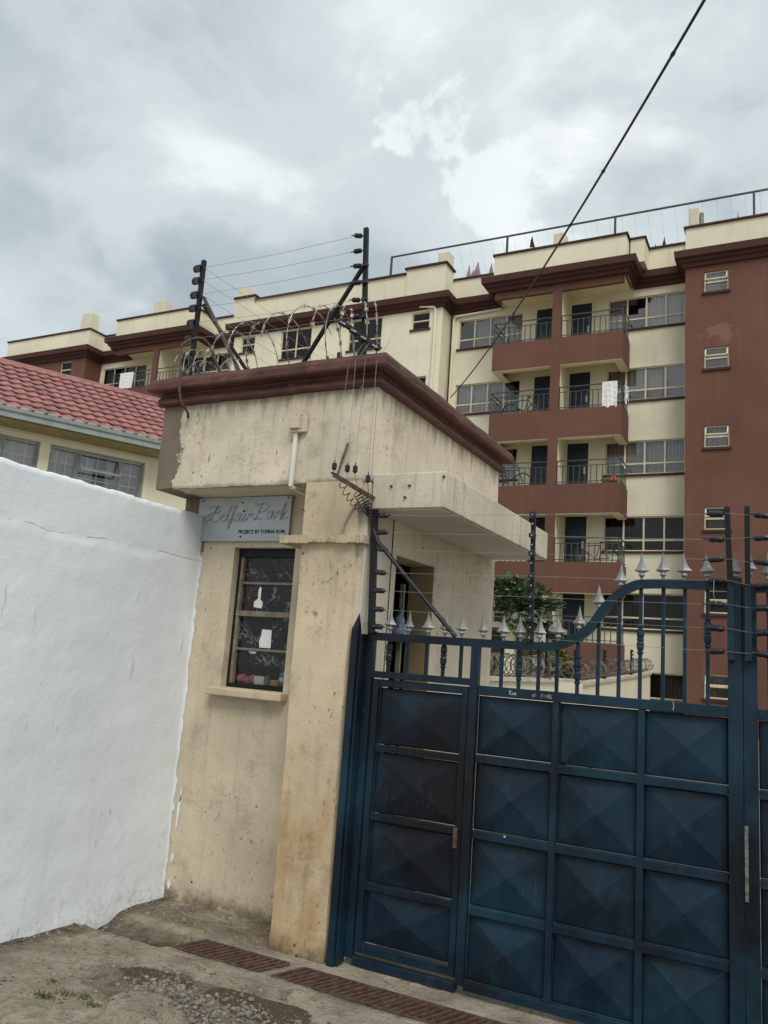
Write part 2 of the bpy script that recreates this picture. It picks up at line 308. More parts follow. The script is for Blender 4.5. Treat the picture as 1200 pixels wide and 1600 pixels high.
def mat_ground():
    t = MT('concrete_and_dirt'); P = t.pos
    at = t.N('ShaderNodeAttribute'); at.attribute_name = 'zone'; z = t.sep(at.outputs['Vector'])
    n1 = t.noise(3, 8, 0.65); n2 = t.noise(16, 7, 0.65); n3 = t.noise(70, 4, 0.6)
    conc = t.mix(t.rng(n1, 0.3, 0.7), (0.22, 0.188, 0.140), (0.43, 0.375, 0.295))
    conc = t.mix(t.mth('MULTIPLY', t.rng(n2, 0.5, 0.75), 0.6), conc, (0.125, 0.105, 0.078))
    conc = t.mix(t.mth('MULTIPLY', t.rng(n3, 0.62, 0.72), 0.6), conc, (0.42, 0.39, 0.34))
    dirt = t.mix(t.rng(n2, 0.3, 0.7), (0.115, 0.092, 0.064), (0.255, 0.21, 0.155))
    dirt = t.mix(t.rng(n3, 0.60, 0.70), dirt, (0.30, 0.27, 0.23))
    mud = t.mix(n2, (0.075, 0.056, 0.035), (0.125, 0.095, 0.06))
    k = t.rng(t.mth('ADD', t.mth('ADD', z[0], t.mth('MULTIPLY', t.mth('SUBTRACT', n1, 0.40), 0.9)), t.mth('MULTIPLY', t.mth('SUBTRACT', n2, 0.5), 1.3)), 0.30, 0.62)
    col = t.mix(k, conc, dirt)
    depth_shade = z[2]
    k2 = t.rng(t.mth('ADD', z[1], t.mth('MULTIPLY', t.mth('SUBTRACT', n2, 0.5), 0.8)), 0.45, 0.65)
    col = t.mix(k2, col, mud)
    col = t.mix(depth_shade, col, (0.016, 0.012, 0.009))  # shade painted by depth: near-black drain floor so the grating gaps look dark
    h = t.mth('ADD', n2, t.mth('MULTIPLY', n3, 0.6))
    ck = t.voro(1.7, 'DISTANCE_TO_EDGE', t.map(P, (1, 1, 0.2), (0.4, 0.3, 0))).outputs['Distance']
    ckm = t.rng(t.mth('ADD', ck, t.mth('MULTIPLY', t.mth('SUBTRACT', n2, 0.5), 0.06)), 0.012, 0.004)
    ckm = t.mth('MULTIPLY', ckm, t.rng(n1, 0.50, 0.66)); h = t.mth('SUBTRACT', h, t.mth('MULTIPLY', ckm, 0.6)); col = t.mix(t.mth('MULTIPLY', ckm, 0.45), col, (0.08, 0.064, 0.046))
    return t.done(col, 0.93, 0, t.bump(h, 1.0, 0.035), 0.2)
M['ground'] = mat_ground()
def mat_stone():
    t = MT('grey_gravel'); o = t.N('ShaderNodeNewGeometry')
    col = t.mix(o.outputs['Random Per Island'], (0.10, 0.085, 0.068), (0.26, 0.235, 0.20))
    return t.done(col, 0.9, 0, t.bump(t.noise(60, 4), 0.4, 0.006))
M['stone'] = mat_stone()
def mat_leaf(name, a, b, c=None):
    t = MT(name); col = t.mix(t.geo.outputs['Random Per Island'], a, b)
    if c is not None: col = t.mix(t.rng(t.noise(3.0, 3), 0.5, 0.65), col, c)
    return t.done(col, 0.5, 0, None, 0.4)
M['grass'] = mat_leaf('grass_blade', (0.045, 0.065, 0.02), (0.13, 0.14, 0.05))
M['leaf'] = mat_leaf('dark_shrub_leaf', (0.05, 0.085, 0.042), (0.17, 0.22, 0.12))
M['leaf_gold'] = mat_leaf('golden_leaf', (0.13, 0.11, 0.035), (0.22, 0.18, 0.065), (0.10, 0.12, 0.04))

def mat_tile():
    t = MT('red_roof_tile'); oi = t.N('ShaderNodeObjectInfo')
    c = t.mix(oi.outputs['Random'], (0.205, 0.078, 0.072), (0.33, 0.125, 0.11))
    c = t.mix(t.mth('MULTIPLY', t.rng(t.noise(2, 6, 0.65), 0.5, 0.75), 0.55), c, (0.14, 0.06, 0.055)); c = t.mix(t.mth('MULTIPLY', t.rng(t.noise(9, 6, 0.7), 0.52, 0.68), 0.45), c, (0.40, 0.24, 0.21))
    return t.done(c, 0.5, 0, t.bump(t.noise(60, 3), 0.15, 0.004), 0.5)
M['tile'] = mat_tile()

def mat_pane(name, dark=(0.02, 0.022, 0.025), refl=0.30, thru=0.85):
    t = MT(name); nt = t.nt
    gl = t.N('ShaderNodeBsdfGlossy'); gl.inputs['Roughness'].default_value = 0.03; gl.inputs['Color'].default_value = (0.82, 0.84, 0.86, 1)
    t.L(t.bump(t.noise(1.7, 2), 0.03, 0.05), gl.inputs['Normal'])
    tr = t.N('ShaderNodeBsdfTransparent'); tr.inputs['Color'].default_value = (thru, thru, thru, 1)
    lw = t.N('ShaderNodeLayerWeight'); lw.inputs['Blend'].default_value = 0.25
    f = t.rng(lw.outputs['Fresnel'], 0.0, 1.0, refl, 0.95)
    mx = t.N('ShaderNodeMixShader'); t.L(f, mx.inputs[0]); t.L(tr.outputs[0], mx.inputs[1]); t.L(gl.outputs[0], mx.inputs[2])
    t.L(mx.outputs[0], t.out.inputs[0]); return t.m
M['pane'] = mat_pane('window_glass', refl=0.13)
M['pane_dark'] = mat_pane('window_glass_lower', refl=0.03, thru=0.55)

def mat_film():
    t = MT('crinkled_dark_window_film'); P = t.pos
    wv = t.map(P, (1, 1, 1))
    n = t.N('ShaderNodeTexNoise'); n.inputs['Scale'].default_value = 5; n.inputs['Detail'].default_value = 3; t.L(wv, n.inputs['Vector'])
    vm = t.N('ShaderNodeVectorMath'); vm.operation = 'MULTIPLY_ADD'; t.L(n.outputs['Color'], vm.inputs[0]); vm.inputs[1].default_value = (0.25, 0.25, 0.25); t.L(P, vm.inputs[2])
    a = t.mth('ABSOLUTE', t.mth('SUBTRACT', t.noise(8, 2, 0.5, vm.outputs[0]), 0.5)); b = t.mth('ABSOLUTE', t.mth('SUBTRACT', t.noise(15, 2, 0.5, t.map(vm.outputs[0], (1, 1, 1.8), (3, 1, 1))), 0.5))
    r1 = t.rng(a, 0.030, 0.0); r2 = t.rng(b, 0.035, 0.0)
    msk = t.rng(t.noise(7, 3), 0.42, 0.6)
    cr = t.mth('MULTIPLY', t.mth('MAXIMUM', r1, t.mth('MULTIPLY', r2, 0.7)), msk)
    col = t.mix(t.mth('MULTIPLY', cr, 0.62), t.mix(t.rng(t.noise(4), 0.4, 0.65), (0.006, 0.008, 0.012), (0.020, 0.012, 0.016)), (0.30, 0.31, 0.32))  # pale crease lines: abraded film, plus its highlights painted into the colour
    return t.done(col, 0.16, 0, t.bump(t.mth('ADD', cr, t.noise(9, 3)), 0.6, 0.01), 0.5)
M['film'] = mat_film()

# ------------------------------------------------------------------ helpers: meshes
ORG = {}
class MB:
    def __init__(s): s.v = []; s.f = []
    def quad(s, a, b, c, d): n = len(s.v); s.v += [a, b, c, d]; s.f.append((n, n + 1, n + 2, n + 3))
    def tri(s, a, b, c): n = len(s.v); s.v += [a, b, c]; s.f.append((n, n + 1, n + 2))
    def box(s, x0, x1, y0, y1, z0, z1):
        n = len(s.v); s.v += [(x, y, z) for z in (z0, z1) for y in (y0, y1) for x in (x0, x1)]
        s.f += [tuple(n + i for i in q) for q in ((0, 2, 3, 1), (4, 5, 7, 6), (0, 1, 5, 4), (2, 6, 7, 3), (0, 4, 6, 2), (1, 3, 7, 5))]; return s
    def obox(s, p, q, w, h, up=(0, 0, 1)):      # a bar from p to q, w wide, h high
        p, q = Vector(p), Vector(q); d = (q - p).normalized(); u = Vector(up)
        if abs(d.dot(u)) > 0.98: u = Vector((0, 1, 0))
        r = d.cross(u).normalized() * (w / 2); u2 = r.cross(d).normalized() * (h / 2); n = len(s.v)
        for c in (p, q):
            for a, b in ((-1, -1), (1, -1), (1, 1), (-1, 1)): s.v.append(tuple(c + r * a + u2 * b))
        s.f += [tuple(n + i for i in g) for g in ((3, 2, 1, 0), (4, 5, 6, 7), (0, 1, 5, 4), (1, 2, 6, 5), (2, 3, 7, 6), (3, 0, 4, 7))]; return s
    def tube(s, pts, r, n=6, closed=False, cap=True):
        pts = [Vector(p) for p in pts]; k = len(pts); base = len(s.v); prev = None
        for i, p in enumerate(pts):
            a = pts[(i - 1) % k] if (closed or i > 0) else p; b = pts[(i + 1) % k] if (closed or i < k - 1) else p
            d = (b - a).normalized()
            if prev is None: u = d.orthogonal().normalized()
            else:
                u = prev - d * prev.dot(d); u = u.normalized() if u.length > 1e-6 else d.orthogonal().normalized()
            prev = u; w = d.cross(u); rr = r[i] if isinstance(r, (list, tuple)) else r
            for j in range(n):
                t = 2 * PI * j / n; s.v.append(tuple(p + (u * math.cos(t) + w * math.sin(t)) * rr))
        m = k if closed else k - 1
        for i in range(m):
            a = base + i * n; b = base + ((i + 1) % k) * n
            for j in range(n): s.f.append((a + j, a + (j + 1) % n, b + (j + 1) % n, b + j))
        if cap and not closed:
            s.f.append(tuple(base + j for j in reversed(range(n)))); s.f.append(tuple(base + (k - 1) * n + j for j in range(n)))
        return s
    def lathe(s, prof, n=10, axis='Z', c=(0, 0, 0)):
        base = len(s.v)
        for r, h in prof:
            for j in range(n):
                t = 2 * PI * j / n; a, b = r * math.cos(t), r * math.sin(t)
                p = {'Z': (a, b, h), 'X': (h, a, b), 'Y': (a, h, b)}[axis]; s.v.append((p[0] + c[0], p[1] + c[1], p[2] + c[2]))
        for i in range(len(prof) - 1):
            for j in range(n):
                s.f.append((base + i * n + j, base + i * n + (j + 1) % n, base + (i + 1) * n + (j + 1) % n, base + (i + 1) * n + j))
        s.f.append(tuple(base + j for j in reversed(range(n)))); s.f.append(tuple(base + (len(prof) - 1) * n + j for j in range(n))); return s
    def sweep(s, path, prof, closed=False):      # profile (out, z) carried along a path in plan; out is to the right of travel
        n = len(path); k = len(prof); base = len(s.v)
        for i in range(n):
            p = Vector(path[i]).to_2d(); ns = []
            if closed or i > 0: d = (p - Vector(path[i - 1]).to_2d()).normalized(); ns.append(Vector((d.y, -d.x)))
            if closed or i < n - 1: d = (Vector(path[(i + 1) % n]).to_2d() - p).normalized(); ns.append(Vector((d.y, -d.x)))
            m = ns[0] if len(ns) == 1 else (ns[0] + ns[1]) / max(0.2, 1 + ns[0].dot(ns[1]))
            for o, z in prof: s.v.append((p.x + m.x * o, p.y + m.y * o, z))
        for i in range(n if closed else n - 1):
            a = base + i * k; b = base + ((i + 1) % n) * k
            for j in range(k - 1): s.f.append((a + j, b + j, b + j + 1, a + j + 1))
        if not closed:
            s.f.append(tuple(base + j for j in range(k))); s.f.append(tuple(base + (n - 1) * k + j for j in reversed(range(k))))
        return s
    def mesh(s, name, mat, org=(0, 0, 0), smooth=False):
        me = bpy.data.meshes.new(name); o = Vector(org)
        me.from_pydata([tuple(Vector(p) - o) for p in s.v], [], s.f)
        if mat is not None: me.materials.append(mat)
        me.update()
        if smooth:
            for p in me.polygons: p.use_smooth = True
        return me
    def build(s, name, mat, parent=None, smooth=False, bevel=0.0, local=False):
        org = ORG.get(parent.name, (0, 0, 0)) if parent is not None and not local else (0, 0, 0)
        return link(name, s.mesh(name, mat, org, smooth), parent, bevel=bevel)

def link(name, me, parent=None, loc=(0, 0, 0), rot=(0, 0, 0), scale=(1, 1, 1), bevel=0.0):
    o = bpy.data.objects.new(name, me); COL.objects.link(o); o.location = loc; o.rotation_euler = rot; o.scale = scale
    if parent is not None: o.parent = parent; ORG[o.name] = ORG.get(parent.name, (0, 0, 0))
    if bevel:
        b = o.modifiers.new('bevel', 'BEVEL'); b.width = bevel; b.segments = 2; b.limit_method = 'ANGLE'; b.angle_limit = math.radians(40)
    return o
def place(name, me, parent, world, rot=(0, 0, 0), scale=(1, 1, 1), bevel=0.0):
    o = Vector(ORG.get(parent.name, (0, 0, 0))) if parent else Vector((0, 0, 0))
    return link(name, me, parent, tuple(Vector(world) - o), rot, scale, bevel)
def thing(name, label, cat, loc=(0, 0, 0), group=None, rotz=0):
    o = bpy.data.objects.new(name, None); COL.objects.link(o); o.location = loc; o.rotation_euler = (0, 0, rotz); o.empty_display_size = 0.1
    ORG[o.name] = tuple(loc); tag(o, label, cat, group); return o
def tag(o, label, cat, group=None):
    o['label'] = label; o['category'] = cat
    if group: o['group'] = group
    return o
def structure(o): o['kind'] = 'structure'; return o
def stuff(o, label=None, cat=None):
    o['kind'] = 'stuff'
    if label: o['label'] = label; o['category'] = cat
    return o
def dup(root, loc, label=None, rotz=None):
    r = root.copy(); COL.objects.link(r); r.location = loc; ORG[r.name] = tuple(loc)
    if rotz is not None: r.rotation_euler = (0, 0, rotz)
    if label: r['label'] = label
    def rec(a, b):
        for ch in list(a.children):
            c = ch.copy(); COL.objects.link(c); c.parent = b; rec(ch, c)
    rec(root, r); return r
def wall_holes(mb, f, u0, u1, v0, v1, holes, depth):     # f(u, v, d) -> xyz; a wall face with openings and their reveals
    us = sorted({u0, u1, *[h[0] for h in holes], *[h[1] for h in holes]}); vs = sorted({v0, v1, *[h[2] for h in holes], *[h[3] for h in holes]})
    us = [u for u in us if u0 <= u <= u1]; vs = [v for v in vs if v0 <= v <= v1]
    for a, b in zip(us, us[1:]):
        for c, d in zip(vs, vs[1:]):
            mu, mv = (a + b) / 2, (c + d) / 2
            if any(h[0] < mu < h[1] and h[2] < mv < h[3] for h in holes): continue
            mb.quad(f(a, c, 0), f(b, c, 0), f(b, d, 0), f(a, d, 0))
    for a, b, c, d in holes:
        mb.quad(f(a, c, 0), f(a, c, depth), f(a, d, depth), f(a, d, 0)); mb.quad(f(b, c, 0), f(b, d, 0), f(b, d, depth), f(b, c, depth))
        mb.quad(f(a, d, 0), f(a, d, depth), f(b, d, depth), f(b, d, 0)); mb.quad(f(a, c, 0), f(b, c, 0), f(b, c, depth), f(a, c, depth))
def helix(c0, c1, r, turns, per=20, wob=0.0, seed=0, flat=1.0):
    rr = random.Random(seed); c0, c1 = Vector(c0), Vector(c1); d = (c1 - c0).normalized(); u = d.cross(Vector((0, 0, 1)))
    u = u.normalized() if u.length > 1e-3 else Vector((1, 0, 0)); w = u.cross(d)
    ph = [rr.uniform(-1, 1) for _ in range(int(turns) + 3)]; pts = []
    n = int(turns * per)
    for i in range(n + 1):
        t = i / per; k = int(t); s = t - k; a = 2 * PI * t; lerp = ph[k] * (1 - s) + ph[k + 1] * s
        rad = r * (1 + wob * lerp); pts.append(c0.lerp(c1, i / n) + d * (wob * 0.5 * r * lerp) + (u * math.cos(a) + w * math.sin(a) * flat) * rad)
    return pts
def unit_quad(name, mat):
    mb = MB(); mb.quad((0, 0, 0), (1, 0, 0), (1, 0, 1), (0, 0, 1)); return mb.mesh(name, mat)

# ================================================================== GROUND
def ground():
    mb = MB(); S = 1500; mb.quad((-S, -S, -0.35), (S, -S, -0.35), (S, S, -0.35), (-S, S, -0.35))
    g = structure(mb.build('ground', M['ground']))
    x0, x1, y0, y1, st = -4.2, 3.6, -2.0, 4.56, 0.02
    xs = np.arange(x0, x1 + 1e-6, st); ys = np.arange(y0, y1 + 1e-6, st)
    Xg, Yg = np.meshgrid(xs, ys)
    def fbm(X, Y, f0, oct, seed):
        r = np.random.default_rng(seed); Z = np.zeros_like(X); a = 1.0
        for o in range(oct):
            f = f0 * 2 ** o
            for _ in range(4):
                th = r.uniform(0, 2 * PI); ph = r.uniform(0, 2 * PI); Z += a * np.sin((X * np.cos(th) + Y * np.sin(th)) * f * 2 * PI + ph + 1.3 * np.sin((X * np.sin(th) - Y * np.cos(th)) * f * 3.1 + ph)) / 4
            a *= 0.55
        return Z
    n_lo = fbm(Xg, Yg, 0.5, 3, 1); n_md = fbm(Xg, Yg, 2.0, 3, 2); n_hi = fbm(Xg, Yg, 7.0, 3, 3)
    sm = lambda v, a, b: np.clip((v - a) / (b - a), 0, 1) ** 2 * (3 - 2 * np.clip((v - a) / (b - a), 0, 1))
    Z = 0.004 * n_lo + 0.0030 * n_hi + 0.002 * n_md; dirt = np.zeros_like(Z); mud = np.zeros_like(Z)
    # concrete slab by the white wall, rising towards the camera side
    edge = 3.72 + 0.03 * n_md
    slab = sm(edge - Yg, 0, 0.02) * sm(-2.75 + 0.12 * n_md + (Yg - 3.7) * -0.55 - Xg, -0.03, 0.12)
    Z += slab * (0.02 + 0.035 * sm(3.7 - Yg, 0, 1.0))
    # broken ground with rubble
    hole = sm(3.56 + 0.03 * n_md - Yg, 0, 0.05) * (1 - slab)
    Z -= hole * (0.030 + 0.014 * n_md + 0.010 * n_hi); dirt = np.maximum(dirt, hole * 0.95)
    dd = np.hypot((Xg + 2.55) / 0.5, (Yg - 3.30) / 0.22) + 0.25 * n_md
    dirt = np.maximum(dirt, 1 - sm(dd, 0.7, 1.3)); 
    md = np.hypot((Xg + 2.30) / 0.26, (Yg - 3.50) / 0.10) + 0.3 * n_md; mud = np.maximum(mud, 1 - sm(md, 0.6, 1.25))
    md = np.hypot((Xg + 2.86) / 0.22, (Yg - 3.38) / 0.13) + 0.3 * n_md; mud = np.maximum(mud, 0.9 * (1 - sm(md, 0.6, 1.25)))
    # a patch of old concrete nearest the camera
    pt = np.hypot((Xg + 2.52) / 0.26, (Yg - 3.02) / 0.17) + 0.12 * n_md; pm = 1 - sm(pt, 0.85, 1.05)
    Z += pm * 0.045; dirt = dirt * (1 - pm)
    # open drain: under the gratings, and the dirt-filled stub at the wall
    dr = sm(Yg, 3.815, 3.83) * (1 - sm(Yg, 4.015, 4.03)) * sm(Xg, -3.15, -3.13)
    brg = sm(Xg - .375 * (Yg - 3.82), -2.548, -2.540) * (1 - sm(Xg - .375 * (Yg - 3.82), -2.470, -2.462)); dr = dr * (1 - brg)
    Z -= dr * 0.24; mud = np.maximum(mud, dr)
    stub = sm(Yg, 3.76, 3.86) * (1 - sm(Yg, 3.98, 4.06 + 0.05)) * (1 - sm(Xg, -3.20, -3.14))
    Z -= stub * (0.055 + 0.012 * n_md); dirt = np.maximum(dirt, stub * 0.9); mud = np.maximum(mud, stub * 0.55 * (n_md > 0.1))
    corner = sm(Yg, 4.05, 4.15) * (1 - sm(Xg, -2.75, -2.6)); Z += corner * 0.006 * n_md; dirt = np.maximum(dirt, corner * (0.45 + 0.25 * n_md))
    wallfoot = 1 - sm(Xg + 3.77, 0.0, 0.20 + 0.08 * n_md); dirt = np.maximum(dirt, wallfoot * 0.8); mud = np.maximum(mud, wallfoot * 0.62)
    lip = (1 - sm(np.abs(Yg - 3.80), 0.0, 0.02)) * sm(Xg, -3.2, -3.1); Z += lip * 0.006
    strip = sm(Yg, 3.55, 3.60) * (1 - sm(Yg, 3.80, 3.83)) * sm(Xg, -3.1, -2.9) + sm(Yg, 4.02, 4.05) * sm(Xg, -2.5, -2.2)
    dirt = dirt - 0.38 * strip * (1 - mud) + 0.22 * slab
    ny, nx = Xg.shape
    v = np.stack([Xg, Yg, Z], -1).reshape(-1, 3); idx = np.arange(nx * ny).reshape(ny, nx)
    f = np.stack([idx[:-1, :-1], idx[:-1, 1:], idx[1:, 1:], idx[1:, :-1]], -1).reshape(-1, 4)
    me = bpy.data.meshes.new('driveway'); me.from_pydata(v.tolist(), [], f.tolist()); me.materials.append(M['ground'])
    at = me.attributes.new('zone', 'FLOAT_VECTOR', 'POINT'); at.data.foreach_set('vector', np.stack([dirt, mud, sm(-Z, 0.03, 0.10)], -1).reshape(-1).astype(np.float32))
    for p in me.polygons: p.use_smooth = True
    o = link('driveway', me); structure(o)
    # inner yard behind the gate, as a sheet of its own
    mb = MB(); mb.box(-2.26, 12, 4.57, 28.8, -0.3, -0.02); mb.box(-14, -4.0, 6.6, 28.8, -0.3, -0.03); structure(mb.build('inner_yard', M['ground']))
    def zat(x, y): 
        i = min(nx - 1, max(0, int(round((x - x0) / st)))); j = min(ny - 1, max(0, int(round((y - y0) / st)))); return float(Z[j, i])
    return zat
ZAT = ground()

def stones():
    ico = [(0, 0, 1)] + [(0.9 * math.cos(a), 0.9 * math.sin(a), 0.4) for a in np.arange(5) * 2 * PI / 5] + [(0.9 * math.cos(a + .6), 0.9 * math.sin(a + .6), -0.4) for a in np.arange(5) * 2 * PI / 5] + [(0, 0, -1)]
    fc = [(0, 1 + i, 1 + (i + 1) % 5) for i in range(5)] + [(1 + i, 6 + i, 1 + (i + 1) % 5) for i in range(5)] + [(1 + (i + 1) % 5, 6 + i, 6 + (i + 1) % 5) for i in range(5)] + [(11, 6 + (i + 1) % 5, 6 + i) for i in range(5)]
    def add(mb, x, y, r):
        n = len(mb.v); a = random.uniform(0, 6.3); sx, sy, sz = random.uniform(.7, 1.4), random.uniform(.7, 1.2), random.uniform(.45, .85); z = ZAT(x, y) + r * 0.25
        for p in ico:
            j = random.uniform(.75, 1.2); px, py, pz = p[0] * sx * r * j, p[1] * sy * r * j, p[2] * sz * r * j
            mb.v.append((x + px * math.cos(a) - py * math.sin(a), y + px * math.sin(a) + py * math.cos(a), z + pz))
        mb.f += [tuple(n + i for i in q) for q in fc]
    mb = MB()
    for _ in range(1700):
        x, y = random.gauss(-2.50, 0.24), random.gauss(3.32, 0.11)
        if y < 3.56: add(mb, x, y, min(0.018, 0.0025 + random.expovariate(1 / 0.0038)))
    for _ in range(700):
        x, y = random.uniform(-2.4, -1.2), random.gauss(3.40, 0.12)
        if y < 3.56: add(mb, x, y, min(0.018, 0.003 + random.expovariate(1 / 0.004)))
    for _ in range(1500):
        x, y = random.uniform(-3.7, -1.0), random.uniform(2.0, 3.75); add(mb, x, y, 0.0015 + min(.010, random.expovariate(1 / 0.0022)))
    for _ in range(260):
        x, y = random.uniform(-3.72, -2.75), 4.46 - abs(random.gauss(0, .22))
        if y < 4.05 and x > -3.2: continue
        add(mb, x, y, random.uniform(0.003, 0.009))
    for _ in range(420):
        x, y = random.uniform(-3.72, -1.2), random.uniform(1.8, 3.78); add(mb, x, y, 0.004 + min(.012, random.expovariate(1 / 0.003)))
    for _ in range(220):
        y = random.uniform(2.2, 4.4); add(mb, -3.765 + abs(random.gauss(0, .05)), y, random.uniform(.003, .011))
    stuff(mb.build('gravel', M['stone']), 'loose grey gravel and crushed stone on the dirt before the drain', 'gravel')
    for (x, y, r, lab) in ((-3.60, 4.14, 0.020, 'small pale stone in the corner between white wall and guard house'), (-3.33, 4.16, 0.022, 'dark pebble lying on the concrete below the guard house window'), (-2.12, 3.32, 0.026, 'largest pale grey stone at the rubble edge in front of the drain')):
        m = MB(); add(m, x, y, r); o = m.build('stone', M['stone']); tag(o, lab, 'stone')
stones()
def litter():
    mb = MB(); rr = random.Random(31)
    for _ in range(70):
        x, y = rr.uniform(-3.7, -1.4), rr.uniform(2.3, 3.78) if rr.random() < .75 else rr.uniform(4.06, 4.40)
        if y > 4.0 and x > -2.75: continue
        z = ZAT(x, y) + .004; a = rr.uniform(0, 6.3); L = rr.uniform(.010, .028); w = L * rr.uniform(.12, .35); dx, dy = math.cos(a), math.sin(a); c = rr.uniform(.001, .007)
        mb.quad((x, y, z), (x + dx * L * .5 - dy * w, y + dy * L * .5 + dx * w, z + c), (x + dx * L, y + dy * L, z + .001), (x + dx * L * .5 + dy * w, y + dy * L * .5 - dx * w, z + c * .4))
    stuff(mb.build('dry_leaves', mat_leaf('dry_leaf', (0.10, 0.07, 0.04), (0.38, 0.32, 0.22))), 'scraps of dry leaf and straw scattered over the driveway', 'dry leaves')
litter()
def grass():
    mb = MB()
    for cx, cy, n, s in ((-3.04, 2.88, 150, .035), (-2.99, 2.95, 60, .03), (-2.90, 2.98, 60, .025), (-2.81, 2.95, 80, .025), (-2.57, 3.18, 120, .035), (-2.67, 3.16, 30, .02), (-3.15, 3.02, 40, .02), (-3.70, 3.60, 40, .02), (-3.72, 3.30, 30, .015), (-2.40, 3.28, 30, .02)):
        for _ in range(n):
            x, y = random.gauss(cx, s), random.gauss(cy, s * 0.5); z = ZAT(x, y) - 0.004; h = random.uniform(.006, .024); a = random.uniform(0, 6.3); l = random.uniform(.1, .9) * h; w = 0.0028
            dx, dy = math.cos(a), math.sin(a)
            b0, b1 = (x - dy * w, y + dx * w, z), (x + dy * w, y - dx * w, z); m0 = (x + dx * l * .4, y + dy * l * .4, z + h * .65)
            mb.quad(b0, b1, (m0[0] + dy * w * .7, m0[1] - dx * w * .7, m0[2]), (m0[0] - dy * w * .7, m0[1] + dx * w * .7, m0[2])); mb.tri((m0[0] - dy * w * .7, m0[1] + dx * w * .7, m0[2]), (m0[0] + dy * w * .7, m0[1] - dx * w * .7, m0[2]), (x + dx * l, y + dy * l, z + h))
    stuff(mb.build('grass', M['grass']), 'small tufts of green grass in the broken concrete', 'grass')
grass()

# ================================================================== WHITE WALL
def white_wall():
    root = thing('boundary_wall', 'tall freshly painted white boundary wall along the left side', 'wall', (-3.86, 1.2, 0))
    ys = np.arange(-2.5, 4.476, 0.025); zs = np.arange(-0.2, 2.56, 0.025)
    Yg, Zg = np.meshgrid(ys, zs)
    r = np.random.default_rng(5)
    def fb(a, b, f0, oct):
        Z = 0
        A = 1.0
        for o in range(oct):
            for _ in range(4):
                th = r.uniform(0, 6.28); Z = Z + A * np.sin((a * math.cos(th) + b * math.sin(th)) * f0 * 2 ** o * 6.28 + r.uniform(0, 6.28)) / 4
            A *= .6
        return Z
    D = 0.004 * fb(Yg, Zg, .35, 4) + 0.0020 * fb(Yg, Zg, 3, 3)
    ck = 2.235 + 0.010 * np.sin(Yg * 3.1) + 0.012 * fb(Yg, Yg * 0, 1.5, 3)
    amp = 0.75 + 0.5 * fb(Yg, Yg * 0, 2.2, 2)
    D = D - np.clip(amp, 0.1, 1.4) * 0.008 * np.exp(-((Zg - ck) / 0.013) ** 2) * (fb(Yg, Zg * 0, 1.1, 3) > -.15) + 0.004 / (1 + np.exp(-(ck - Zg) / 0.012))
    D = D + 0.012 * np.clip(1 - (Zg + 0.02) / 0.30, 0, 1) ** 2 * (1 + 0.5 * fb(Yg, Zg, 4, 2))
    X = -3.785 + D
    top = 2.550 + 0.003 * fb(ys, ys * 0, .9, 5) + 0.006 * (fb(ys, ys * 0, 2.5, 3) > .15) + 0.004 * fb(ys, ys * 0, 9, 2)
    kk = np.clip((Zg - 2.3) / 0.25, 0, 1); Zg = Zg + kk * (top[None, :] - 2.55)
    ny, nx = Yg.shape; idx = np.arange(nx * ny).reshape(ny, nx)
    v = np.stack([X, Yg, Zg], -1).reshape(-1, 3).tolist(); f = np.stack([idx[:-1, :-1], idx[:-1, 1:], idx[1:, 1:], idx[1:, :-1]], -1).reshape(-1, 4).tolist()
    # top and back
    n = len(v); tops = idx[-1]
    for j in range(nx): p = v[int(tops[j])]; v.append((p[0] - 0.015, p[1], p[2] + 0.010)); v.append((-3.95, p[1], p[2] + 0.004)); v.append((-3.95, p[1], -0.2))
    for j in range(nx - 1):
        a, b = n + j * 3, n + j * 3 + 3; f.append((int(tops[j]), int(tops[j + 1]), b, a)); f.append((a, b, b + 1, a + 1)); f.append((a + 1, b + 1, b + 2, a + 2))
    e = nx - 1; ring = [int(idx[i, -1]) for i in range(ny)] + [n + e * 3, n + e * 3 + 1, n + e * 3 + 2]; f.append(tuple(ring))
    mb = MB(); mb.v = [tuple(p) for p in v]; mb.f = [tuple(q) for q in f]
    mb.build('wall_face', M['white_wall'], root, smooth=True)
    # drips and slops of white paint over onto the guard house corner
    p = MB()
    rr = random.Random(9); zs_ = [0.02 + .03 * k for k in range(76)]; xe = []; w_ = 0.0
    for z in zs_:
        w_ = 0.75 * w_ + rr.uniform(-.006, .006); xe.append(-3.772 + w_ + (.012 if rr.random() < .08 else 0))
    for (za, xa), (zb, xb) in zip(zip(zs_, xe), zip(zs_[1:], xe[1:])): p.quad((-3.80, 4.476, za), (xa, 4.476, za), (xb, 4.476, zb), (-3.80, 4.476, zb))
    for cx, z0, z1, w in ((-3.728, .42, .72, .013), (-3.735, .22, .29, .014), (-3.722, .60, .66, .006), (-3.74, .05, .12, .018)):
        L_ = [(z0 + (z1 - z0) * k / 8, w * math.sin(PI * k / 8) ** .7 * rr.uniform(.6, 1.1), cx + rr.uniform(-.003, .003) + (k - 4) * .001) for k in range(9)]
        for (za, wa, ca), (zb, wb, cb) in zip(L_, L_[1:]): p.quad((ca - wa, 4.4755, za), (ca + wa, 4.4755, za), (cb + wb, 4.4755, zb), (cb - wb, 4.4755, zb))
    p.build('paint_drip', M['white_wall'], root)
white_wall()

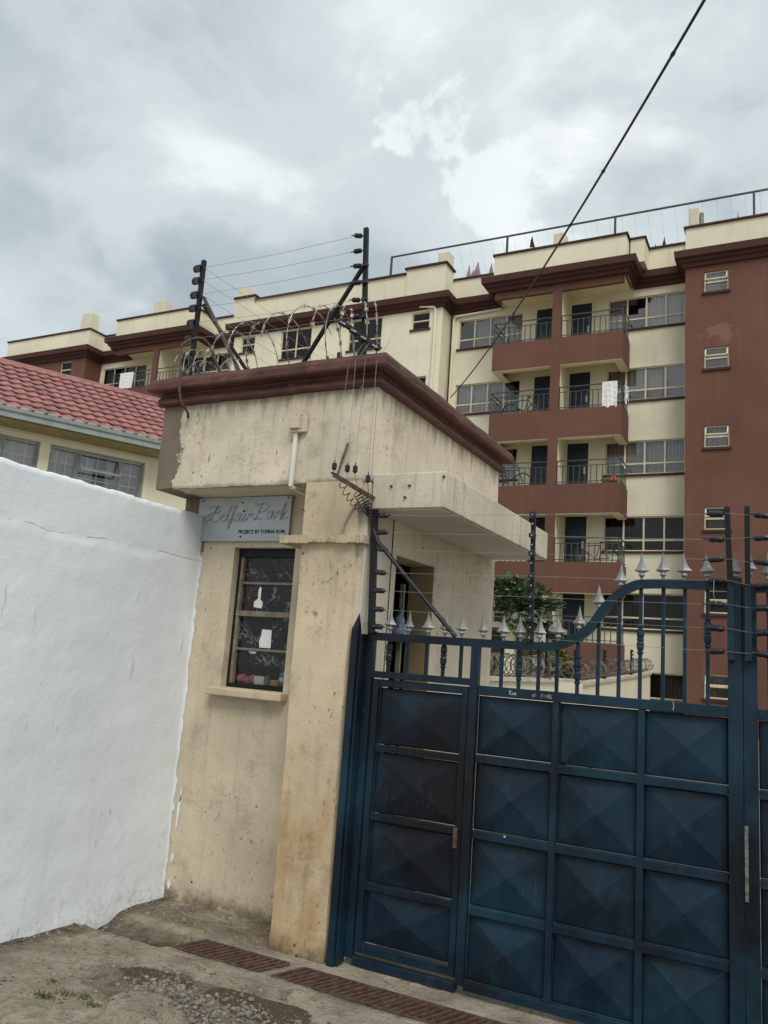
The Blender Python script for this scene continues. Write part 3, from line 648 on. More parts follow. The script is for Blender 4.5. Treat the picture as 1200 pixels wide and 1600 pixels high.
# ================================================================== GUARD HOUSE
def guard_house():
    g = thing('guard_house', 'small cream guard house with flaking brown roof cap beside the blue gate', 'guard house', (-3.0, 5.3, 0))
    WY = 4.48
    # window wall, right wall, back and left walls
    mb = MB(); f = lambda u, v, d: (u, WY + d, v)
    wall_holes(mb, f, -3.93, -2.33, -0.1, 2.69, [(-3.49, -2.985, 1.385, 2.335)], 0.15)
    mb.build('wall', M['guard_low'], g)
    mb = MB(); f = lambda u, v, d: (-2.27 - d, u, v)
    wall_holes(mb, f, 4.5, 6.42, -0.1, 3.36, [(4.563, 5.17, 0.02, 2.30)], 0.19)
    mb.quad((-2.27, 4.15, 2.69), (-2.27, 4.5, 2.69), (-2.27, 4.5, 3.36), (-2.27, 4.15, 3.36))
    mb.quad((-2.27, 6.42, -.1), (-3.77, 6.42, -.1), (-3.77, 6.42, 3.36), (-2.27, 6.42, 3.36)); mb.quad((-3.77, 4.48, -.1), (-3.77, 6.42, -.1), (-3.77, 6.42, 3.36), (-3.77, 4.48, 3.36))
    mb.build('wall', M['guard'], g)
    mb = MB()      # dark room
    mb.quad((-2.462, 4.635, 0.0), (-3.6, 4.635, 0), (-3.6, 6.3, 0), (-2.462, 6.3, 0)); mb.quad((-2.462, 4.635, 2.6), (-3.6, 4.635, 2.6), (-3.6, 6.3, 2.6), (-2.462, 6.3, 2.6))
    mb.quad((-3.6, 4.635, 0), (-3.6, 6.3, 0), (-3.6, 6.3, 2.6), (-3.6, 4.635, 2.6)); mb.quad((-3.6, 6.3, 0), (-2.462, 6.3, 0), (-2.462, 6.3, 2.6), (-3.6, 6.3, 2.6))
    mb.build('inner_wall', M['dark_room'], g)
    mb = MB(); mb.box(-2.455, -2.273, 5.166, 5.174, 0.02, 2.296); mb.build('door_jamb', M['door_jamb'], g)
    # overhanging upper box
    mb = MB(); x0, x1, y0, y1, z0, z1 = -3.97, -2.272, 4.15, 6.42, 2.69, 3.36; nx, nz = 36, 14
    def jit(x, z): return 0.004 * math.sin(x * 9 + z * 5) + 0.003 * math.sin(x * 21 - z * 17)
    for i in range(nx):
        for j in range(nz):
            c = [(x0 + (x1 - x0) * (i + a) / nx, z0 + (z1 - z0) * (j + b) / nz) for a, b in ((0, 0), (1, 0), (1, 1), (0, 1))]
            mb.quad(*[(x, y0 + jit(x, z) * (x < x1 - 1e-6), z + (0.0022 * math.sin(x * 11) + 0.002 * math.sin(x * 47)) * (z < z0 + 1e-6)) for x, z in c])
    mb.quad((x0, y0, z0), (x0, y1, z0), (x0, y1, z1), (x0, y0, z1))
    mb.quad((x0, y0, z0), (x1, y0, z0), (x1, WY, z0), (x0, WY, z0)); mb.quad((x0, WY, z0), (-3.77, WY, z0), (-3.77, y1, z0), (x0, y1, z0))
    mb.quad((x0, y1, z0), (-3.77, y1, z0), (-3.77, y1, z1), (x0, y1, z1))
    mb.build('overhang', M['guard'], g)
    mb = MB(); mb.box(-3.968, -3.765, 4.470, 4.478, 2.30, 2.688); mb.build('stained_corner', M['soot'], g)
    # brown cap: a moulding swept round the four sides, with a slab inside
    pr = [(0.0, 3.283), (0.030, 3.288), (0.040, 3.300), (0.041, 3.322), (0.028, 3.345), (0.020, 3.358), (0.022, 3.372), (0.090, 3.380), (0.097, 3.392), (0.095, 3.435), (0.080, 3.468), (0.06, 3.475), (-0.3, 3.475)]
    pth = [(-3.97, 4.15), (-2.272, 4.15), (-2.272, 6.42), (-3.97, 6.42)]
    dense = []
    for i in range(4):
        a, b = pth[i], pth[(i + 1) % 4]; n = 14
        for k in range(n): t = k / n; dense.append((a[0] + (b[0] - a[0]) * t, a[1] + (b[1] - a[1]) * t))
    mb = MB(); mb.sweep(dense, pr, closed=True)
    mb.v = [(x + 0.0035 * math.sin(y * 13 + z * 40), y + 0.0035 * math.sin(x * 17 + z * 31), z + 0.0015 * math.sin(x * 7 + y * 5) + 0.0012 * math.sin(x * 31 + y * 23)) for x, y, z in mb.v]
    mb.box(-3.70, -2.54, 4.42, 6.15, 3.30, 3.470); mb.build('roof_cap', M['cap'], g, smooth=False)
    # corner pillar, its pale repaired edge and the broken ledge across it
    mb = MB(); n = 22
    def px(z): return -2.685 - 0.03 * max(0, z) / 2.69
    for k in range(n):
        za, zb = -0.1 + 2.79 * k / n, -0.1 + 2.79 * (k + 1) / n
        def y_(z): return 4.130 + 0.004 * math.sin(z * 7) + (0.012 * math.exp(-((z - 0.05) / 0.08) ** 2)) * -1
        def xr(z): return -2.335 + 0.004 * math.sin(z * 19) + 0.005 * math.sin(z * 47)
        mb.quad((px(za), y_(za), za), (xr(za), y_(za), za), (xr(zb), y_(zb), zb), (px(zb), y_(zb), zb))
        mb.quad((px(za), WY, za), (px(za), y_(za), za), (px(zb), y_(zb), zb), (px(zb), WY, zb)); mb.quad((xr(za), y_(za), za), (-2.31, 4.2, za), (-2.31, 4.2, zb), (xr(zb), y_(zb), zb))
    mb.build('pillar', M['pillar'], g)
    mb = MB(); mb.box(-2.328, -2.275, 4.152, 4.5, -0.1, 2.688); mb.build('pillar_edge', M['canopy'], g, bevel=0.006)
    mb = MB(); rr = random.Random(12); n = 46; xs = [-2.845 + (2.845 - 2.262) * k / n for k in range(n + 1)]; st_ = []
    a_ = b_ = 0.0
    for x in xs:
        a_ = .7 * a_ + rr.uniform(-.003, .003); b_ = .6 * b_ + rr.uniform(-.003, .003); gone = 1.0 if -2.64 < x < -2.44 else (.6 if -2.36 < x < -2.31 else 0)
        st_.append((x, 4.085 + a_ + .014 * gone * rr.uniform(.3, 1), 2.352 + b_ - .020 * gone * rr.uniform(.35, 1), 2.303 + rr.uniform(-.003, .004) + .006 * gone, 4.33 if x < -2.76 else 4.2))
    for p, q in zip(st_, st_[1:]):
        mb.quad((p[0], p[1], p[3]), (q[0], q[1], q[3]), (q[0], q[1] - .002, q[2]), (p[0], p[1] - .002, p[2])); mb.quad((p[0], p[1] - .002, p[2]), (q[0], q[1] - .002, q[2]), (q[0], q[4], 2.354), (p[0], p[4], 2.354)); mb.quad((p[0], p[1], p[3]), (p[0], p[4], p[3]), (q[0], q[4], q[3]), (q[0], q[1], q[3]))
    for p in (st_[0], st_[-1]): mb.quad((p[0], p[1], p[3]), (p[0], p[4], p[3]), (p[0], p[4], 2.354), (p[0], p[1], p[2]))
    mb.build('ledge', M['ledge'], g)
    # window sill, window
    mb = MB(); mb.box(-3.555, -2.945, 4.40, 4.60, 1.330, 1.382); mb.build('sill', M['pillar'], g, bevel=0.008)
    fr = MB(); x0, x1, z0, z1 = -3.487, -2.988, 1.388, 2.332; t = 0.026
    fr.box(x0, x0 + t, 4.535, 4.575, z0, z1); fr.box(x1 - t, x1, 4.535, 4.575, z0, z1); fr.box(x0 + t, x1 - t, 4.535, 4.575, z0, z0 + t); fr.box(x0 + t, x1 - t, 4.535, 4.575, z1 - t - .03, z1)
    win = fr.build('window', M['black_steel'], g, bevel=0.003)
    rows = [1.414, 1.645, 1.885, 2.095, 2.276]
    bars = MB()
    for z, h, y in ((1.645, .016, 4.54), (1.885, .036, 4.525), (2.095, .016, 4.54)): bars.box(x0 + t, x1 - t, y, 4.572, z - h / 2, z + h / 2)
    bars.box(x0 + t, x0 + t + .022, 4.53, 4.57, z0 + t, z1 - .06)
    bars.build('glazing_bar', plain('weathered_grey_brown_bar', (0.20, 0.165, 0.13), 0.7, vary=.3, scale=20), win, bevel=0.002)
    q = unit_quad('pane', M['film'])
    for a, b in zip(rows[1:], rows[2:]): place('pane', q, win, (x0 + t, 4.560, a), scale=(x1 - x0 - 2 * t, 1, b - a))
    place('pane', q, win, (x0 + t, 4.560, 1.525), scale=(x1 - x0 - 2 * t, 1, 0.12))
    place('pane', unit_quad('clear_pane', mat_pane('dusty_clear_glass', refl=0.05, thru=0.93)), win, (x0 + t, 4.562, 1.414), scale=(x1 - x0 - 2 * t, 1, 0.111))
    # canopy over the side door
    mb = MB(); mb.box(-2.268, -1.795, 4.17, 6.32, 2.52, 2.735); mb.build('canopy', M['canopy'], g, bevel=0.007)
    mb = MB(); mb.box(-2.268, -1.81, 4.185, 6.305, 2.514, 2.5185); mb.build('canopy_underside', M['soffit_white'], g)
    mb = MB()
    for x, z in ((-2.14, 2.655), (-2.02, 2.655), (-2.045, 2.585), (-1.805, 2.70)): mb.lathe([(0.008, 4.160), (0.008, 4.18)], 8, 'Y', (x, 0, z))
    mb.build('nail_hole', M['dark_room'], g)
    return g
guard_house()

# things on and in the guard house
def sheet(name, label, cat, pts, y, mat, dy=0.0015, group=None):
    mb = MB(); n = len(pts); mb.v = [(x, y, z) for x, z in pts] + [(x, y + dy, z) for x, z in pts]
    mb.f = [tuple(range(n)), tuple(reversed(range(n, 2 * n)))] + [(i, n + i, n + (i + 1) % n, (i + 1) % n) for i in range(n)]
    return tag(mb.build(name, mat), label, cat, group)
sheet('paper', 'white rectangular paper stuck on the third pane of the guard window', 'paper', [(-3.255, 1.662), (-3.163, 1.662), (-3.168, 1.782), (-3.245, 1.785), (-3.25, 1.74), (-3.262, 1.70)], 4.554, M['paper'])
sheet('paper', 'torn white paper strip on the second pane of the guard window', 'paper', [(-3.335, 1.932), (-3.268, 1.925), (-3.262, 1.965), (-3.285, 1.985), (-3.283, 2.06), (-3.295, 2.075), (-3.308, 2.05), (-3.305, 1.99), (-3.335, 1.97)], 4.554, M['paper'])
sheet('paper', 'thin torn paper edge under the lowest glazing bar of the window', 'paper', [(-3.345, 1.634), (-3.27, 1.634), (-3.285, 1.617), (-3.325, 1.619)], 4.554, M['paper'])
def window_bits():
    mb = MB()
    for i in range(5):
        mb.lathe([(0.001, -.03), (.022, -.022), (.032, 0), (.02, .02), (.001, .028)], 7, 'Z', (-3.42 + i * .026, 4.60 + random.uniform(-.01, .01), 1.442 + random.uniform(0, .016)))
    tag(mb.build('cloth', M['pink'], smooth=True), 'crumpled pink cloth behind the bottom pane of the guard window', 'cloth')
    b = MB(); b.box(-3.298, -3.215, 4.585, 4.625, 1.416, 1.472); tag(b.build('carton', M['paper'], bevel=.003), 'small white carton inside the bottom of the guard window', 'carton')
    b = MB(); b.box(-3.20, -3.175, 4.585, 4.61, 1.416, 1.470); b.box(-3.203, -3.172, 4.584, 4.611, 1.470, 1.482); tag(b.build('carton', M['green'], bevel=.003), 'little green box between white carton and orange box', 'carton')
    b = MB(); b.box(-3.168, -3.105, 4.59, 4.62, 1.416, 1.455); tag(b.build('carton', M['orange'], bevel=.003), 'low orange box inside the window next to a plastic bag', 'carton')
    mb = MB(); mb.lathe([(.02, 0), (.05, .02), (.056, .05), (.04, .09), (.012, .115), (.02, .13)], 9, 'Z', (-3.055, 4.615, 1.416)); mb.v = [(x + .006 * math.sin(z * 150 + y * 90), y + .006 * math.sin(x * 160 + z * 70), z) for x, y, z in mb.v]
    tag(mb.build('plastic_bag', M['plastic'], smooth=True), 'bluish plastic bag in the lower right of the guard window', 'plastic bag')
    mb = MB(); mb.lathe([(.008, .24), (.02, .22), (.03, .15), (.055, .08), (.06, .03), (.03, 0)], 10, 'Z', (-2.40, 4.93, 1.76)); mb.v = [(x + .008 * math.sin(z * 60 + y * 90), y + .008 * math.sin(x * 90 + z * 50), z) for x, y, z in mb.v]
    mb.tube([(-2.40, 4.93, 1.99), (-2.40, 4.94, 2.06), (-2.43, 4.97, 2.10)], .004, 5)
    tag(mb.build('plastic_bag', M['plastic'], smooth=True), 'pale plastic bag hanging in the dark guard house doorway', 'plastic bag')
    mb = MB(); mb.obox((-2.42, 4.99, 0.02), (-2.42, 4.99, 2.16), .035, .02); tag(mb.build('door_rail', plain('worn_pale_steel', (.25, .22, .17), .6), bevel=.003), 'upright edge of an open door inside the guard house doorway', 'door edge')
window_bits()

# sign with its engraved script
def text_mesh(body, size, x, z, y, name, mat, parent, offset=0.0, shear=0.0, extrude=0.0006, right=False, sx=1.0):
    c = bpy.data.curves.new('text', 'FONT'); c.body = body; c.size = size; c.extrude = extrude; c.offset = offset; c.shear = shear; c.align_x = 'RIGHT' if right else 'LEFT'
    o = bpy.data.objects.new('text_tmp', c); COL.objects.link(o)
    me = bpy.data.meshes.new_from_object(o.evaluated_get(bpy.context.evaluated_depsgraph_get())); bpy.data.objects.remove(o); bpy.data.curves.remove(c)
    me.materials.clear(); me.materials.append(mat); me.name = name
    return place(name, me, parent, (x, y, z), rot=(PI / 2, 0, 0), scale=(sx, 1, 1))
def crom(pts, per=7):
    P = [Vector((p[0], p[1], 0)) for p in pts]; P = [P[0] * 2 - P[1]] + P + [P[-1] * 2 - P[-2]]; out = []
    for i in range(1, len(P) - 2):
        a, b, c, d = P[i - 1:i + 3]
        for k in range(per):
            t = k / per; out.append(0.5 * ((2 * b) + (c - a) * t + (2 * a - 5 * b + 4 * c - d) * t * t + (3 * b - a - 3 * c + d) * t ** 3))
    out.append(P[-2]); return out
def crom3(pts, per=6):
    P = [Vector(p) for p in pts]; P = [P[0] * 2 - P[1]] + P + [P[-1] * 2 - P[-2]]; out = []
    for i in range(1, len(P) - 2):
        a, b, c, d = P[i - 1:i + 3]
        for k in range(per):
            t = k / per; out.append(0.5 * ((2 * b) + (c - a) * t + (2 * a - 5 * b + 4 * c - d) * t * t + (3 * b - a - 3 * c + d) * t ** 3))
    return out + [P[-2]]
def stroke(mb, pts, y, w, ox=0, oz=0, sx=1, sz=1, nib=None):
    c = crom(pts); c = [(ox + p.x * sx, oz + p.y * sz) for p in c]
    lines = [c]
    if nib: lines = [[(x - nib[0], z - nib[1]) for x, z in c], [(x + nib[0], z + nib[1]) for x, z in c]]; lines += [[lines[0][0], lines[1][0]], [lines[0][-1], lines[1][-1]]]
    for ln in lines:
        for (xa, za), (xb, zb) in zip(ln, ln[1:]):
            d = math.hypot(xb - xa, zb - za)
            if d < 1e-6: continue
            nx, nz = -(zb - za) / d * w / 2, (xb - xa) / d * w / 2; ex, ez = (xb - xa) / d * w * .2, (zb - za) / d * w * .2
            mb.quad((xa - ex - nx, y, za - ez - nz), (xb + ex - nx, y, zb + ez - nz), (xb + ex + nx, y, zb + ez + nz), (xa - ex + nx, y, za - ez + nz))
def name_sign():
    s = thing('name_sign', 'grey name board with outlined script lettering under the guard house overhang', 'sign', (-3.42, 4.47, 2.53))
    mb = MB(); mb.box(-3.825, -3.035, 4.452, 4.466, 2.375, 2.686); mb.build('board', M['signboard'], s, bevel=0.002)
    # script letters drawn as outlines with a slanted nib; unit = letter height
    G = {
        'B': [[(.02, .98), (.14, .88), (.40, .92), (.62, .92)], [(.62, .92), (.40, .60), (.05, .45), (-.25, .30), (-.30, .10), (-.10, .0), (.20, .22), (.48, .62), (.62, .92)], [(.62, .90), (.82, .85), (.80, .62), (.48, .52), (.82, .42), (.84, .15), (.58, .0), (.30, .10), (.05, .42)]],
        'e': [[(.04, .25), (.30, .34), (.26, .50), (.12, .44), (.04, .18), (.14, .0), (.36, .14)]],
        'l': [[(.02, .12), (.28, .62), (.32, .95), (.20, .80), (.10, .25), (.16, .0), (.32, .12)]],
        'f': [[(.0, .12), (.24, .55), (.36, .95), (.24, .88), (.10, .30), (-.04, -.30), (-.18, -.42), (-.10, -.18), (.18, .14)]],
        'a': [[(.36, .44), (.16, .48), (.02, .22), (.10, .0), (.28, .16), (.38, .46), (.34, .12), (.44, .0), (.56, .14)]],
        'i': [[(.0, .14), (.14, .46), (.10, .12), (.18, .0), (.32, .14)], [(.19, .66), (.22, .69)]],
        'r': [[(.0, .14), (.14, .48), (.20, .38), (.38, .46), (.34, .28)]],
        'P': [[(-.06, .98), (.06, .87), (.40, .92), (.74, .96), (.88, .76), (.70, .50), (.40, .44), (.24, .50)], [(.44, .90), (.32, .62), (.18, .28), (.06, .04), (-.08, -.02), (.02, .10), (.24, .04), (.42, .0)]],
        'k': [[(.0, .0), (.16, .5), (.28, .98), (.16, .6), (.06, .0)], [(.10, .26), (.34, .46), (.28, .30), (.14, .24), (.30, .0), (.46, .14)]],
    }
    mb = MB(); H = 0.118; y = 4.4508
    adv = {'B': .90, 'e': .38, 'l': .33, 'f': .33, 'a': .53, 'i': .29, 'r': .36, 'P': .84, 'k': .5}
    def word(wd, x, z):
        for ch in wd:
            for st in G[ch]: stroke(mb, st, y, 0.0021, x, z, H, H, nib=(0.0070, 0.0045))
            x += adv[ch] * H * 1.04
        return x
    word('Belfair', -3.728, 2.512); word('Park', -3.322, 2.524)
    mb.build('lettering', M['grey_ink'], s)
    text_mesh('PROJECT BY TOFINA ROM', 0.0345, -3.066, 2.428, 4.4512, 'small_lettering', M['ink'], s, offset=0.0011, right=True, sx=0.95)
    mb = MB()
    for x, z, r in ((-3.44, 2.645, .006), (-3.42, 2.585, .008), (-3.43, 2.405, .007), (-3.795, 2.40, .008), (-3.79, 2.665, .006), (-3.06, 2.67, .006)): mb.lathe([(r, 4.4475), (r, 4.453)], 9, 'Y', (x, 0, z))
    mb.build('screw', M['ink'], s)
name_sign()
def conduit():
    c = thing('conduit', 'thin white electrical conduit with cream junction box on the overhang face', 'conduit', (-2.82, 4.14, 2.69))
    mb = MB(); mb.obox((-2.832, 4.132, 2.668), (-2.828, 4.132, 3.035), .026, .022, (0, 1, 0)); mb.build('pipe', M['pvc'], c, bevel=.004)
    mb = MB(); mb.obox((-2.832, 4.14, 2.668), (-2.832, 4.435, 2.655), .026, .022); mb.build('pipe', M['pvc'], c, bevel=.004)
    mb = MB(); mb.box(-2.865, -2.79, 4.092, 4.144, 3.04, 3.115); b = mb.build('junction_box', M['boxcream'], c, bevel=.004)
    mb = MB(); mb.box(-2.79, -2.752, 4.122, 4.146, 3.022, 3.118); mb.box(-2.865, -2.79, 4.11, 4.146, 3.020, 3.038); mb.build('back_plate', M['boxcream'], c, bevel=.002)
conduit()

# ================================================================== GATE
GY = 4.213
def pyr_mesh():
    mb = MB(); d = -0.030; e = 0.018
    a, b, c, f = (0, 0, 0), (1, 0, 0), (1, 0, 1), (0, 0, 1); p = (.5, d, .5)
    i = [(e, -.004, e), (1 - e, -.004, e), (1 - e, -.004, 1 - e), (e, -.004, 1 - e)]; o = [a, b, c, f]
    for k in range(4): mb.quad(o[k], o[(k + 1) % 4], i[(k + 1) % 4], i[k]); mb.tri(i[k], i[(k + 1) % 4], p)
    return mb.mesh('pressed_panel', M['gate'])
PYR = pyr_mesh()
def spear_mesh():
    mb = MB()   # a four-sided leaf blade on a ball and neck
    prof = [(0.000, .152), (.0035, .128), (.008, .100), (.014, .075), (.022, .056), (.031, .044), (.024, .038), (.012, .031), (.008, .027)]
    for (ra, za), (rb, zb) in zip(prof, prof[1:]):
        def ring(r, z): return [(r, 0, z), (0, -r * .42, z), (-r, 0, z), (0, r * .42, z)]
        A, B = ring(ra, za), ring(rb, zb)
        for k in range(4): mb.quad(A[k], A[(k + 1) % 4], B[(k + 1) % 4], B[k])
    mb.lathe([(.006, 0), (.006, .006), (.012, .012), (.0135, .019), (.010, .026), (.006, .030)], 8); mb.lathe([(.0055, -.02), (.0055, .002)], 6)
    return mb.mesh('spear_head', M['silver'])
SPEAR = spear_mesh()
def knuckle_mesh():
    mb = MB(); mb.lathe([(.009, -.075), (.015, -.070), (.015, -.060), (.010, -.055), (.017, -.048), (.019, -.02), (.014, -.008), (.018, -.004), (.018, .004), (.014, .008), (.019, .02), (.017, .048), (.010, .055), (.015, .060), (.015, .070), (.009, .075)], 10); return mb.mesh('knuckle', M['gate'])
KNUCK = knuckle_mesh()
def insul_mesh():
    mb = MB(); pr = [(.004, -.046), (.013, -.043), (.019, -.034), (.0205, -.022), (.021, -.007), (.0185, -.004), (.0185, .004), (.021, .007), (.0205, .022), (.019, .034), (.013, .043), (.004, .046)]
    pr = [(r * .78, h * .80) for r, h in pr]; mb.lathe(pr, 10, 'X'); mb.lathe([(.0035, -.062), (.0035, -.036)], 6, 'X'); mb.lathe([(.0035, .036), (.0035, .050)], 6, 'X'); return mb.mesh('insulator', M['insul'], smooth=False)
INS = insul_mesh()
ROWS = [(.075, .388), (.434, .757), (.803, 1.138), (1.185, 1.488)]
def leaf_frame(root, cols, xa, xb, bars_x, top_fn, mirror=False, ped=None):
    """One gate leaf: frame members, pressed panels, upper bars. Coordinates in world; ped = the columns of the wicket door."""
    y0, y1 = GY - .022, GY + .022
    parts = []
    def member(x0, x1, z0, z1, dy=0.0, name='frame_bar', par=None):
        mb = MB(); mb.box(x0, x1, y0 + dy, y1 + dy, z0, z1); return mb.build(name, M['gate'], par or root, bevel=.003)
    return member

def gate_left():
    root = thing('gate_leaf', 'navy steel gate leaf with wicket door and spear topped curved rail', 'gate', (-1.25, GY, 0))
    y0, y1 = GY - .022, GY + .022
    def member(x0, x1, z0, z1, dy=0.0, name='frame_bar', par=None, d=None):
        mb = MB(); mb.box(x0, x1, y0 + dy, (y1 if d is None else y0 + d) + dy, z0, z1); return mb.build(name, M['gate'], par or root, bevel=.003)
    # stiles
    member(-2.242, -2.196, .04, 1.800, name='stile'); member(-1.594, -1.548, .05, 1.752, name='stile', dy=-.004)
    member(-.304, -.2405, .03, 2.150, name='stile', dy=-.004)
    # rails
    member(-2.196, -1.594, 1.538, 1.575, name='rail', dy=.001); member(-1.548, -.304, 1.492, 1.542, name='rail'); member(-1.548, -.304, .03, .072, name='rail')
    member(-2.196, -1.594, .012, .05, name='rail', dy=.004)
    # fixed columns with pressed panels
    cols = [(-1.546, -1.138), (-1.102, -.712), (-.680, -.306)]
    for x in (-1.120, -.696): member(x - .017, x + .017, .073, 1.491, name='mullion', dy=.003)
    for ci, (a, b) in enumerate(cols):
        for k in range(3): member(a, b, ROWS[k][1] + .003, ROWS[k + 1][0] - .003, name='cross_bar', dy=.004)
        for z0, z1 in ROWS: place('pressed_panel', PYR, root, (a, GY + .012, z0), scale=(b - a, 1, z1 - z0))
    # wicket door inside the first bay
    door = member(-2.188, -2.150, .075, 1.530, name='wicket_door', dy=.010)
    member(-1.640, -1.602, .075, 1.530, name='door_stile', dy=.010, par=door)
    for z0, z1 in ((1.490, 1.530), (.075, .118)): member(-2.149, -1.641, z0, z1, name='door_rail', dy=.011, par=door)
    rw = [(.128, .392), (.436, .757), (.803, 1.128), (1.172, 1.484)]
    for k in range(3): member(-2.149, -1.641, rw[k][1] + .004, rw[k + 1][0] - .004, name='door_rail', dy=.012, par=door)
    for z0, z1 in rw: place('pressed_panel', PYR, door, (-2.148, GY + .020, z0), scale=(.506, 1, z1 - z0))
    mb = MB(); mb.box(-1.640, -1.622, GY - .030, GY - .012, .70, .80); mb.build('latch', M['rust_steel'], door)
    # curved top rail: flat, then an S up to the high part
    base = [(-2.235, 1.772), (-1.6, 1.768), (-1.26, 1.768), (-1.13, 1.776), (-1.03, 1.822), (-.957, 1.877), (-.890, 1.972), (-.824, 2.046), (-.752, 2.094), (-.683, 2.110), (-.53, 2.112), (-.30, 2.106)]
    c = [Vector((p.x, GY, p.y)) for p in crom(base, 6)]
    mb = MB(); n0 = len(mb.v)
    for i, p in enumerate(c):
        d = (c[min(i + 1, len(c) - 1)] - c[max(i - 1, 0)]).normalized(); nrm = Vector((-d.z, 0, d.x))
        for a, b in ((-1, -1), (1, -1), (1, 1), (-1, 1)): q = p + nrm * (.022 * a); mb.v.append((q.x, GY - .006 + .022 * b, q.z))
    for i in range(len(c) - 1):
        for j in range(4): mb.f.append((n0 + i * 4 + j, n0 + i * 4 + (j + 1) % 4, n0 + i * 4 + 4 + (j + 1) % 4, n0 + i * 4 + 4 + j))
    mb.f.append((n0, n0 + 1, n0 + 2, n0 + 3)); e = n0 + 4 * (len(c) - 1); mb.f.append((e + 3, e + 2, e + 1, e)); mb.build('top_rail', M['gate'], root)
    def topz(x):
        for p, q in zip(c, c[1:]):
            if p.x <= x <= q.x: return p.z + (q.z - p.z) * (x - p.x) / (q.x - p.x)
        return c[0].z if x < c[0].x else c[-1].z
    bx = [-2.104, -1.986, -1.867, -1.764, -1.660]; bx2 = [-1.425, -1.328, -1.222, -1.124, -1.018, -.914, -.811, -.708, -.600, -.498, -.394]
    for i, x in enumerate(bx + bx2):
        zt = topz(x); zb = 1.575 if x < -1.6 else 1.542; mb = MB(); mb.obox((x, GY + .002, zb), (x, GY + .002, zt - .012), .017, .017)
        bar = mb.build('bar', M['gate'], root)
        kz = {0: zb + .11, 3: zb + .115, 6: zb + .115, 9: zb + .12, 12: zb + .29, 15: zb + .34}.get(i)
        if kz: place('knuckle', KNUCK, bar, (x, GY + .002, kz))
    for x in bx + [-1.535] + bx2 + [-2.232, -.275]:
        place('spear_head', SPEAR, root, (x + random.uniform(-.003, .003), GY, topz(x) + .032 + random.uniform(-.003, .004)), rot=(random.uniform(-.05, .05), random.uniform(-.05, .05), random.uniform(-.25, .25)), scale=(1.22, 1.2, .88))
    # painted marks on the middle rail
    mb = MB(); y = GY - .0235
    def S(pts, ox, oz, s=.022): stroke(mb, pts, y, .0024, ox, oz, s, s)
    ox, oz = -1.368, 1.508
    for st in ([(0, 1), (.1, 0)], [(.55, 1), (.1, .45)], [(.1, .5), (.6, 0)], [(.8, .6), (.85, 0)], [(1.15, 0), (1.2, .6), (1.45, .1), (1.5, .6), (1.7, 0)]): S(st, ox, oz)
    ox = -1.245
    for st in ([(.4, .6), (0, .4), (.1, 0), (.4, .15), (.5, .7)], [(.6, -.1), (1.0, .9)], [(1.4, .5), (1.1, .3), (1.2, 0), (1.45, .1)]): S(st, ox, oz, .018)
    ox = -1.198
    for st in ([(0, 0), (.1, .9)], [(.55, .45), (.3, .7), (.55, .9), (.7, .7), (.35, .2), (.55, 0), (.75, .2), (.55, .45)], [(1.2, .8), (.95, .5), (1.1, 0), (1.4, .3), (1.2, .8)], [(1.75, 0), (1.8, .9)], [(2.1, 0), (2.2, .9)], [(2.45, .7), (2.75, .85), (2.8, .55), (2.4, .0), (2.95, .02)]): S(st, ox, oz, .020)
    S([(0, 1.6), (.15, .6), (0, -.2)], -.548, 1.508)
    mb.build('painted_mark', M['chalk'], root)
gate_left()
def gate_right():
    root = thing('gate_leaf', 'navy steel gate leaf at the right edge with wide plain panels', 'gate', (.75, GY, 0))
    def member(x0, x1, z0, z1, dy=0.0, name='frame_bar'):
        mb = MB(); mb.box(x0, x1, GY - .022 + dy, GY + .022 + dy, z0, z1); return mb.build(name, M['gate'], root, bevel=.003)
    member(-.2385, -.178, .03, 2.12, name='stile'); member(1.88, 1.93, .03, 1.8, name='stile')
    member(-.178, 1.88, 1.492, 1.542, name='rail'); member(-.178, 1.88, .03, .072, name='rail')
    cols = [(-.176, .20), (.232, .62), (.652, 1.04), (1.072, 1.46), (1.492, 1.878)]
    for (a, b), (c, d) in zip(cols, cols[1:]): member(b + .001, c - .001, .073, 1.491, dy=.003, name='mullion')
    for a, b in cols:
        for k in range(3): member(a, b, ROWS[k][1] + .003, ROWS[k + 1][0] - .003, name='cross_bar', dy=.004)
        for z0, z1 in ROWS: place('pressed_panel', PYR, root, (a, GY + .012, z0), scale=(b - a, 1, z1 - z0))
    mb = MB(); mb.obox((-.178, GY, 2.100), (.25, GY, 2.108), .044, .044); mb.obox((.25, GY, 2.108), (.65, GY, 1.77), .044, .044); mb.obox((.65, GY, 1.77), (1.88, GY, 1.77), .044, .044); mb.build('top_rail', M['gate'], root)
    for i, x in enumerate((-.128, -.02, .09, .20, .31, .42, .53, .64, .75, .86, .97, 1.08, 1.19, 1.30, 1.41, 1.52, 1.63, 1.74)):
        zt = 2.10 if x < .25 else (2.10 - (x - .25) * .84 if x < .65 else 1.77)
        mb = MB(); mb.obox((x, GY + .002, 1.542), (x, GY + .002, zt - .01), .017, .017); mb.build('bar', M['gate'], root); place('spear_head', SPEAR, root, (x, GY, zt + .03))
    place('spear_head', SPEAR, root, (-.205, GY, 2.15))
    mb = MB(); mb.box(-.2365, -.222, GY - .030, GY - .010, .70, 1.02); mb.build('worn_latch_plate', plain('worn_bare_steel', (.16, .18, .16), .5, .4, vary=.5, scale=40), root)
gate_right()
